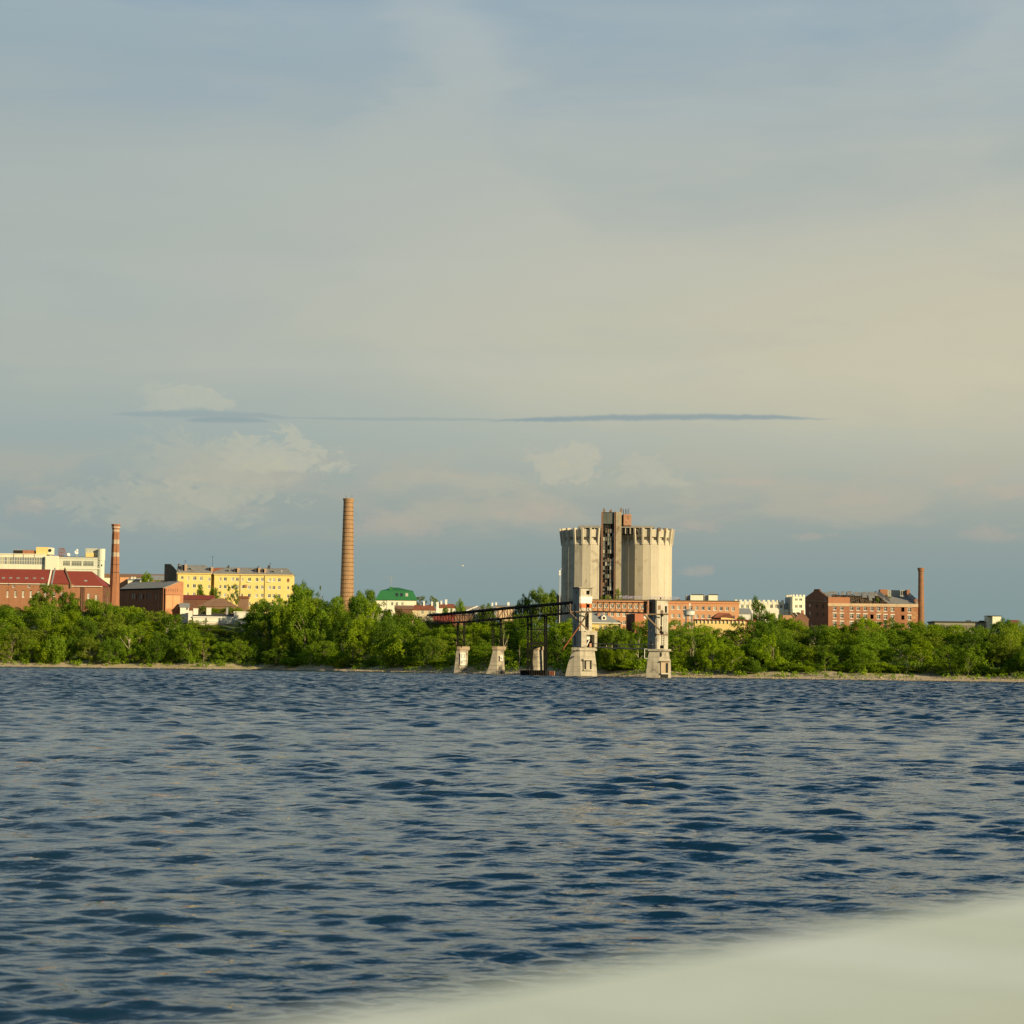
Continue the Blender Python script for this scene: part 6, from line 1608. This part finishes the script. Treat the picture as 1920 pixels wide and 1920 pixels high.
def tree_proto(shape, seed):
    """unit tree, one unit tall and about one wide: returns crown mesh, trunk mesh"""
    g = np.random.default_rng(seed)
    C = []; R = []
    K = {'round': 105, 'broad': 125, 'poplar': 60, 'bush': 46, 'willow': 56, 'sparse': 52, 'snag': 8}[shape]
    lop = g.uniform(.05, .14); tw = g.uniform(3, 9)
    while len(C) < K:
        u = g.normal(size=3); u /= np.linalg.norm(u); rr = g.uniform(.35, 1) ** .5
        if shape in ('round', 'sparse', 'snag'): p = np.array([.42, .42, .43]) * u * rr + [0, 0, .51]; q = g.choice([g.uniform(.045, .08), g.uniform(.07, .125)])
        elif shape == 'broad': p = np.array([.48, .48, .40]) * u * rr + [0, 0, .55]; q = g.choice([g.uniform(.045, .08), g.uniform(.075, .13)])
        elif shape == 'poplar':
            z = g.uniform(.1, .96); w = .19 * math.sin(min(1, (1 - z) * 1.9 + .12) * 1.45) * 1.15; a = g.uniform(0, 6.28)
            p = np.array([w * math.cos(a), w * math.sin(a), z]); q = g.uniform(.035, .085)
        elif shape == 'bush': p = np.array([.5, .5, .42]) * u * rr + [0, 0, .42]; q = g.uniform(.12, .22)
        else: p = np.array([.42, .42, .33]) * u * rr + [0, 0, .62]; q = g.uniform(.09, .15)
        # lop-sided crowns
        p[0] += lop * math.sin(p[2] * tw + seed); p[1] += lop * math.cos(p[2] * tw * .7 + seed)
        # boughs reach out unevenly and the top breaks into spires
        an = math.atan2(p[1], p[0]); kf = 1 + .22 * math.sin(an * 3 + seed) + .12 * math.sin(an * 7 + seed * 2); p[0] *= kf; p[1] *= kf
        if p[2] > .6: p[2] += .07 * math.sin(an * 4 + seed) + g.normal() * .03
        if p[2] - q < 0.02 and shape != 'bush': continue
        C.append(p); R.append(q * (.72 if shape == 'sparse' else (.5 if shape == 'snag' else 1)))
    C, R = np.array(C), np.array(R)
    n = {'round': 10500, 'broad': 12000, 'poplar': 6500, 'bush': 5200, 'willow': 8000, 'sparse': 4600, 'snag': 320}[shape]
    sz = {'bush': .065, 'poplar': .030, 'willow': .033, 'sparse': .030, 'snag': .04}.get(shape, .032)
    crown = leaves_mesh('crown', C, R, n, sz, g, droop=.9 if shape == 'willow' else 0, up=1 if shape == 'poplar' else 0)
    tb = MB()
    bend = [Vector((0, 0, -.12))]; x = y = 0
    for i in range(5):
        x += g.normal() * .018; y += g.normal() * .018; bend.append(Vector((x, y, .08 + i * .16)))
    rad_ = np.linspace(.020, .007, 6)
    for i in range(5): tb.tube(bend[i], bend[i + 1], rad_[i], rad_[i + 1], 6)
    order = g.permutation(len(C))[: (14 if shape not in ('poplar', 'bush') else 8)]
    for j in order:
        e = Vector(C[j]); zz = max(.05, min(.68, e.z * g.uniform(.35, .7))); st = None
        for i in range(5):
            if bend[i].z <= zz <= bend[i + 1].z: st = bend[i].lerp(bend[i + 1], (zz - bend[i].z) / (bend[i + 1].z - bend[i].z))
        if st is None: continue
        mid = st.lerp(e, .5) + Vector((g.normal() * .03, g.normal() * .03, g.uniform(0, .05)))
        tb.tube(st, mid, .0095, .006, 5); tb.tube(mid, e, .006, .002, 4)
        if shape in ('snag', 'sparse'):
            for _ in range(3):
                f = e + Vector((g.normal() * .07, g.normal() * .07, g.uniform(.02, .13))); tb.tube(mid.lerp(e, .6), f, .004, .0012, 4)
    return crown, tb
TREE = {}
for sh, k in (('round', 5), ('broad', 3), ('poplar', 3), ('bush', 3), ('willow', 2), ('sparse', 3), ('snag', 2)):
    TREE[sh] = []
    for i in range(k):
        cr, tb = tree_proto(sh, 100 + 17 * i + len(sh) * 31)
        TREE[sh].append((cr, tb.mesh('trunk', M_bark), tb.mesh('trunk', M_barkp)))

LAND = [(-200, 'the left frame edge'), (0, 'the arched workshop windows'), (60, 'the tree before the workshop'), (125, 'the split red roofs'), (190, 'the striped chimney'), (240, 'the brick shed'),
        (305, 'the shed gable'), (350, 'the white parapet house'), (405, 'the white house pavilion'), (465, "the yellow block's right half"), (545, 'the gap beside the yellow block'), (600, 'the sky left of the tallest chimney'), (630, 'the tallest chimney'),
        (672, 'the sky right of the tallest chimney'), (715, 'the green mansard roof'), (775, 'the brown roofed house'), (825, 'the red walled shed'), (880, 'the bridge between the first piers'), (945, 'the bridge beside the lattice tower'), (1025, 'the white antenna mast'),
        (1062, 'the left concrete tower'), (1120, 'the grey hip roof'), (1175, 'the red brick wing'), (1212, 'the right concrete tower'), (1262, 'the round tank'), (1320, 'the yellow store'), (1375, 'the crenellated hall'),
        (1440, 'the right end of the hall'), (1480, 'the crenellated tower'), (1515, "the mill's dark gable"), (1560, "the mill's left windows"), (1610, "the mill's middle"), (1660, "the mill's tin roof"), (1710, 'the slim chimney'),
        (1745, "the depot's left end"), (1790, "the depot's middle"), (1840, 'the pale lift house'), (1885, 'the dark red hut'), (1925, 'the right frame edge')]
def landmark(px):
    best = LAND[0][1]
    for a, n in LAND:
        if px >= a: best = n
    return best
ORD = ['leftmost', 'second', 'third', 'fourth', 'fifth', 'sixth', 'seventh', 'eighth']
PEND = []
SHAPE_WORD = {'round': 'rounded', 'broad': 'broad', 'poplar': 'narrow upright', 'bush': 'low bushy', 'willow': 'drooping willow like', 'sparse': 'thin crowned', 'snag': 'nearly bare'}
def add_tree(px, pytop, d, wpx, shape, tint, row, tname='tree', hpx=None, pale=None, base_z=None, Y=None, label=None):
    """px = column of the trunk, d = distance behind the waterline, wpx = crown width in measured px"""
    x = (px - 960) / F * 760
    Yd = (shoreY(px) + d) if Y is None else (Y + 80 if px < 960 else Y)
    p = W(px, pytop, Yd); g = gz(p.x, p.y) if base_z is None else base_z
    h = p.z - g
    if hpx is not None: h = hpx * Yd / F; g = p.z - h
    h = max(h, 2.0)
    w = wpx * Yd / F
    var = random.choice(TREE[shape])
    fw = {'poplar': .46, 'willow': 1.05, 'broad': 1.12, 'bush': 1.2}.get(shape, .95)
    nm = 'bush' if shape == 'bush' else 'tree'
    root = bpy.data.objects.new(nm, None); COL.objects.link(root)
    root.location = (p.x, p.y, g); root.scale = (w / fw, w / fw, h * 1.0); root.rotation_euler = (0, 0, random.uniform(0, 6.28))
    c = bpy.data.objects.new('crown', var[0]); COL.objects.link(c); c.parent = root; c.color = (*tint, 1)
    t = bpy.data.objects.new('trunk', var[2] if (pale if pale is not None else random.random() < .35) else var[1]); COL.objects.link(t); t.parent = root
    lum = tint[1]
    tone = 'yellow green' if tint[0] > 1.15 else ('dark green' if lum < .72 else ('grey green' if tint[2] > 1.4 else 'mid green'))
    if label: tag(root, label, nm, 'trees and bushes of the river bank')
    else: PEND.append((root, px, row, tone, shape, nm))
    return root
ROWS = ['at the waterline', 'low on the bank', 'halfway up the bank', 'on top of the bank']
PROF = [(-80, 1138), (0, 1132), (25, 1128), (45, 1145), (75, 1122), (110, 1128), (140, 1122), (165, 1122), (185, 1138), (205, 1136), (232, 1128), (260, 1145), (300, 1143), (330, 1146), (352, 1160), (372, 1172), (400, 1178), (430, 1172), (455, 1158),
        (480, 1140), (505, 1122), (530, 1110), (560, 1097), (590, 1102), (610, 1118), (635, 1116), (665, 1116), (690, 1104), (712, 1124), (735, 1141), (760, 1148), (790, 1158), (815, 1163), (850, 1170), (885, 1170), (920, 1172), (950, 1178), (985, 1165),
        (1020, 1160), (1050, 1160), (1090, 1165), (1120, 1172), (1150, 1176), (1180, 1180), (1205, 1172), (1230, 1165), (1262, 1157), (1300, 1164), (1330, 1170), (1360, 1178), (1400, 1174), (1430, 1158), (1470, 1163), (1500, 1163), (1540, 1166), (1580, 1166),
        (1620, 1164), (1665, 1159), (1700, 1169), (1740, 1166), (1770, 1170), (1800, 1171), (1830, 1171), (1860, 1168), (1885, 1163), (1925, 1172), (2000, 1165)]
rnd = random.Random(23)
def tint_for(px, row):
    r = rnd.random()
    if r < .30: t = (1.30, 1.12, .7)       # sunny yellow-green
    elif r < .58: t = (1.0, .95, 1.0)
    elif r < .82: t = (.62, .66, .9)
    else: t = (1.12, .9, 1.5)              # greyish
    k = rnd.uniform(.86, 1.12)
    return tuple(c * k for c in t)
# four tiers of trees up the bank
random.seed(77)
for row, (d0, d1, step, wid, lift) in enumerate(((9, 17, 30, 50, None), (26, 38, 32, 70, 40), (48, 62, 33, 76, 19), (72, 88, 34, 70, 0))):
    px = -70 + rnd.uniform(0, 20)
    while px < 1995:
        d = rnd.uniform(d0, d1)
        top = lerp(PROF, px)
        sh_y = hor(px) + 4.5 * F / shoreY(px)
        if row == 0:
            pytop = sh_y - rnd.choice((26, 34, 44, 56, 66, 74)) * rnd.uniform(.85, 1.1)
            shape = rnd.choice(('poplar', 'round', 'poplar', 'poplar', 'bush', 'round', 'sparse')) if pytop < sh_y - 38 else rnd.choice(('bush', 'bush', 'sparse'))
            skip = 835 < px < 1065 or 1066 < px < 1130 or 1205 < px < 1262
            if 1130 < px < 1205: pytop = sh_y - rnd.uniform(20, 34); shape = 'bush'
            w = rnd.uniform(28, 38) if shape == 'poplar' else rnd.uniform(38, 60)
        else:
            pytop = top + lift + rnd.uniform(-7, 9) * (1 if row < 3 else .7)
            shape = rnd.choice(('round', 'round', 'broad', 'sparse', 'willow', 'poplar' if row < 3 else 'round', 'poplar' if row < 3 else 'broad', 'poplar' if row < 3 else 'sparse'))
            skip = row == 1 and 845 < px < 905
            w = wid * rnd.uniform(.75, 1.2) * (.62 if shape == 'poplar' else 1)
            if row == 3 and shape in ('willow', 'poplar'): shape = 'round'
        if not skip:
            add_tree(px, pytop, d, w, shape, tint_for(px, row), row)
        px += step * rnd.uniform(.75, 1.25)
for px, t in ((888, 1158), (908, 1162), (928, 1158), (948, 1160), (966, 1154), (984, 1148)): add_tree(px, t, 98, 44, 'round', tint_for(px, 3), 3)
# single trees that stand out in the photograph
add_tree(102, 1086, 100, 58, 'sparse', (.75, .72, 1.0), 3, label='tall loose dark tree standing in front of the long red roofed workshop')
add_tree(72, 1108, 96, 44, 'round', (.62, .62, .8), 3, label='dark rounded tree left of the loose tree before the workshop')
add_tree(128, 1105, 96, 40, 'round', (.66, .66, .8), 3, label='dark rounded tree right of the loose tree before the workshop')
add_tree(203, 1108, 104, 20, 'snag', (1.2, .9, 1.4), 3, pale=True, label='nearly bare pale tree just left of the striped chimney')
add_tree(374, 1098, 180, 20, 'round', (.8, .8, .9), 3, Y=985, label='little round tree before the left half of the yellow block')
add_tree(401, 1098, 180, 22, 'round', (.75, .75, .9), 3, Y=985, label='small tree before the recess of the yellow block')
add_tree(434, 1094, 180, 34, 'sparse', (.8, .72, 1.3), 3, Y=984, label='loose brownish tree before the middle of the yellow block')
add_tree(565, 1092, 110, 62, 'broad', (.55, .62, .8), 3, label='large dark tree right of the yellow apartment block')
add_tree(600, 1094, 115, 26, 'snag', (.9, .8, 1.2), 3, label='thin twiggy tree top showing right of the large dark tree')
add_tree(690, 1100, 112, 46, 'round', (.72, .74, .9), 3, label='tall rounded tree between the tallest chimney and the green roof')
add_tree(275, 1075, 240, 26, 'round', (1.1, 1.05, .8), 3, Y=1010, hpx=40, label='light green tree rising behind the brick shed roof')
add_tree(300, 1086, 240, 20, 'round', (1.1, 1.0, .8), 3, Y=1008, hpx=30, label='small light tree at the foot of the dark end wall')
for px in (381, 398, 414, 431, 448): add_tree(px, 1136 + (px % 5), 180, 24, 'round', tint_for(px, 3), 3, Y=938, hpx=16, label=None)
for px, t, w, l in ((787, 1114, 22, 'thin'), (812, 1117, 26, 'wispy')): add_tree(px, t, 200, w, 'sparse', (.9, .75, 1.5), 3, Y=985, hpx=40, label=l + ' hazy tree on the skyline behind the brown roofed house')
add_tree(863, 1127, 150, 24, 'round', (1.2, 1.08, .8), 3, Y=925, label='small bright tree beside the white chimney cottage')
add_tree(838, 1136, 150, 24, 'round', (.62, .62, .9), 3, Y=900, label='dark little tree before the white chimney cottage')
add_tree(915, 1132, 150, 38, 'round', (.7, .7, .9), 3, Y=925, label='dark tree top between the grey hall and the peach house')
add_tree(1008, 1102, 150, 62, 'broad', (.95, .85, 1.6), 3, Y=880, label='big silvery green tree on the skyline left of the mast')
add_tree(1036, 1110, 150, 50, 'broad', (.85, .8, 1.5), 3, Y=885, label='big grey green tree close to the mast')
add_tree(982, 1120, 150, 34, 'round', (.7, .72, 1.0), 3, Y=880, label='darker tree at the left foot of the silvery tree')
for px, t, w, tt, l in ((1140, 1116, 20, (1.1, .95, .8), 'bright tree at the foot of the dark stair tower'), (1160, 1106, 16, (1.1, .9, .9), 'slim tree between the stair tower and right silo'), (1128, 1120, 16, (.8, .8, .9), 'low tree at the right foot of the left silo')):
    add_tree(px, t, 150, w, 'round', tt, 3, Y=832, hpx=45, label=l)
add_tree(1420, 1124, 100, 40, 'sparse', (.55, .62, .9), 3, Y=785, label='tall dark feathery tree before the crenellated hall')
add_tree(1421, 1128, 100, 30, 'poplar', (.55, .62, .9), 3, Y=787, label='dark upright tree directly behind the feathery tree')
add_tree(1452, 1146, 100, 32, 'round', (1.15, 1.05, .7), 3, Y=782, label='bright round tree at the right foot of the hall')
add_tree(1390, 1152, 100, 26, 'round', (.7, .72, .9), 3, Y=784, label='dark small tree left of the feathery tree')
add_tree(1668, 1119, 100, 8, 'bush', (.9, 1.0, .8), 3, Y=841, hpx=9, label='little shrub growing on the ruined mill roof')
add_tree(1645, 1126, 100, 7, 'bush', (1.0, 1.0, .8), 3, Y=838, hpx=5, label='tiny shrub in the gutter of the ruined mill')
add_tree(1884, 1159, 96, 44, 'broad', (.62, .7, .8), 3, label='dark full tree top before the pale lift house')
add_tree(1893, 1182, 34, 62, 'willow', (1.35, 1.08, 1.3), 1, label='large pale drooping willow near the right frame edge')
add_tree(1828, 1238, 14, 30, 'willow', (1.3, 1.1, .9), 0, label='small pale drooping willow low at the right')
for px, t, d, w, l in ((946, 1166, 30, 26, 'forked dead tree with pale limbs behind the second pier'), (974, 1210, 18, 20, 'pale dead tree stump with limbs left of the lattice tower'), (872, 1176, 24, 22, 'pale bare tree behind the first pier'), (1700, 1228, 14, 26, 'fallen looking pale bare tree low on the right bank'), (1722, 1236, 14, 26, 'second pale bare tree low on the right bank'), (1300, 1190, 20, 24, 'pale leaning bare tree right of the right tower'), (190, 1200, 14, 22, 'pale bare tree below the striped chimney'), (610, 1205, 12, 18, 'pale slim bare tree left of the tallest chimney')):
    add_tree(px, t, d, w, 'snag', (1.2, 1.0, 1.0), 1, pale=True, label=l)
for i, (px, t, d, w, sh) in enumerate(((1128, 1182, 22, 38, 'round'), (1146, 1188, 18, 34, 'poplar'), (1163, 1178, 26, 42, 'broad'), (1182, 1186, 20, 36, 'round'), (1199, 1180, 24, 36, 'sparse'), (1172, 1205, 12, 34, 'round'), (1137, 1210, 12, 34, 'round'))):
    add_tree(px, t, d, w, sh, tint_for(px, 1), 1 if d > 15 else 0)
# labels that single each bank tree out: its look, tier, and place under a landmark
cells = {}
for e in sorted(PEND, key=lambda e: e[1]): cells.setdefault((e[2], landmark(e[1])), []).append(e)
for (row, lm), es in cells.items():
    for i, (root, px, row, tone, shape, nm) in enumerate(es):
        pos = '' if len(es) == 1 else ORD[i] + ' '
        below = 'beside' if 'frame edge' in lm else ('under' if 'bridge' in lm else 'below')
        look = SHAPE_WORD[shape].split()[0] if shape != 'willow' else 'drooping'
        lb_ = f'{pos}{look} {tone} {nm} {ROWS[row]} {below} {lm}'
        if len(lb_.split()) > 16: lb_ = lb_.replace('at the waterline', 'by water').replace('halfway up the bank', 'mid bank').replace('low on the bank', 'low bank').replace('on top of the bank', 'bank top')
        tag(root, lb_, nm, 'trees and bushes of the river bank')

# undergrowth: countless weeds and brush along the foot and up the slope
def undergrowth():
    g = np.random.default_rng(3); n = 1000
    xs = g.uniform(-235, 200, n); C = []; R = []
    for x in xs:
        px = 960 + F * x / shore(x)
        bare = 0.35 if (840 < px < 1260) else 1.0
        d = g.choice([g.uniform(3.5, 8), g.uniform(8, 22), g.uniform(15, 60)], p=[.16, .34, .50])
        if d < 8 and g.random() > bare * (.85 if px > 1260 else .45): continue
        y = shore(x) + d; r = g.uniform(.5, 1.1) * (1 + d / 18)
        C.append((x, y, gz(x, y) + r * .35)); R.append(min(r, 3.2))
    me = leaves_mesh('undergrowth', np.array(C), np.array(R), 110000, .66, g)
    o = link('undergrowth', me); o.color = (1.05, .98, .9, 1); tag(o, 'weeds and brush covering the foot of the river bank', 'undergrowth', None, 'stuff')
undergrowth()
def treeline(x0, x1, seed, label):
    g = np.random.default_rng(seed); C = []; R = []
    for _ in range(420):
        x = g.uniform(x0, x1); d = g.uniform(9, 95); y = shore(x) + d; z0 = gz(x, y); r = g.uniform(1.6, 3.2)
        for k in range(3): C.append((x + g.normal() * 1.6, y + g.normal() * 1.6, z0 + r + k * g.uniform(1.4, 3.0))); R.append(r * (1 - .2 * k))
    me = leaves_mesh('treeline', np.array(C), np.array(R), 26000, 1.0, g)
    o = link('treeline', me); o.color = (.95, .9, .9, 1); tag(o, label, 'trees', None, 'stuff')
treeline(-560, -262, 41, 'wooded bank continuing beyond the left end of the town')
treeline(212, 520, 42, 'wooded bank continuing beyond the right end of the town')
def slope_grass():
    me = None
    g = np.random.default_rng(8); n = 9000
    x = g.uniform(-235, 200, n); d = g.uniform(2.5, 30, n) ** 1.0
    V = []; Fc = []
    for i in range(n):
        y = shore(x[i]) + d[i]; z = gz(x[i], y); h = g.uniform(.25, .8); a = g.uniform(0, 3.14); w = .16
        if mnoise.noise(Vector((x[i] * .08, y * .1, 1))) < -0.02 and d[i] < 12: continue
        o = len(V); c, s = math.cos(a) * w, math.sin(a) * w
        V += [(x[i] - c, y - s, z - .05), (x[i] + c, y + s, z - .05), (x[i] + g.normal() * .15, y + g.normal() * .15, z + h)]; Fc.append((o, o + 1, o + 2))
    me = bpy.data.meshes.new('grass'); me.from_pydata(V, [], Fc); me.materials.append(M_leaf)
    o = link('grass', me); o.color = (1.5, 1.15, 1.4, 1); tag(o, 'dry grass tufts scattered on the sandy bank', 'grass', None, 'stuff')
slope_grass()

def shore_stones():
    g = np.random.default_rng(21); mb = MB()
    for _ in range(900):
        x = g.uniform(-235, 200); d = abs(g.normal(0, 3.0)) - .5; y = shore(x) + d; z = gz(x, y); r = g.uniform(.12, .42) * (1.6 if g.random() < .08 else 1)
        pts = [(x + r * g.uniform(.6, 1.2) * math.cos(a), y + r * g.uniform(.6, 1.2) * math.sin(a)) for a in (0, 1.25, 2.5, 3.8, 5.0)]
        mb.loft([[(p[0], p[1], z - .2) for p in pts], [(x + (p[0] - x) * .6, y + (p[1] - y) * .6, z + r * g.uniform(.5, .9)) for p in pts]])
    o = mb.build('shore_stones', mat('shore_stone', (.30, .26, .19), var=.5, scale=2)); tag(o, 'scattered stones and debris along the waterline', 'stones', None, 'stuff')
shore_stones()

# ================================================================== PARAPET in front of the viewer
def parapet():
    # far edge runs away to the right; the coping is level, 21 cm under eye height
    zt = 4.29
    def onz(px, py):
        d = ray(px, py); t = (zt - EYE.z) / d.z; p = EYE + d * t; return Vector((p.x, p.y))
    A, B = onz(500, 1912), onz(1920, 1668)
    u = (B - A).normalized(); n = Vector((u.y, -u.x))      # n points toward the viewer side
    root = thing('stone_parapet', 'pale blurred parapet ledge running across the near lower right corner', 'parapet', (A.x, A.y, 0), math.atan2(u.y, u.x))
    m = mat('pale_weathered_coping', (0.76, 0.86, 0.80), rough=0.9, var=.5, scale=4, dark=(.56, .60, .50), patch=(.68, .74, .62), patch_at=(.45, .7))
    m2 = mat('pale_coping_two', (0.68, 0.78, 0.70), rough=0.9, var=.25, scale=3, patch=(.62, .67, .53), patch_at=(.42, .6))
    lens = [-5.0, -3.5, -2.0, -.70, .10, .44, .56, .82, 1.5, 2.3, 3.5, 5.0, 6.5]
    for i, (a, b_) in enumerate(zip(lens, lens[1:])):
        w = .75
        pr = [(-w, zt - .10), (-w, zt - .012), (-w + .012, zt), (-.014, zt), (-.002, zt - .012), (0, zt - .10)]
        # cross-section in y (n is -y in local space, width toward the viewer)
        MB().loft([[(x, y, z) for y, z in pr] for x in (a + .003, b_ - .003)]).build('coping_slab', m if i % 2 else m2, root)
    MB().box(-5.0, 6.5, -.70, -.05, -1.5, zt - .102).build('parapet_wall', M_conc2, root)
parapet()
print('objects', len(bpy.data.objects), 'tris', sum(len(m.polygons) for m in bpy.data.meshes))
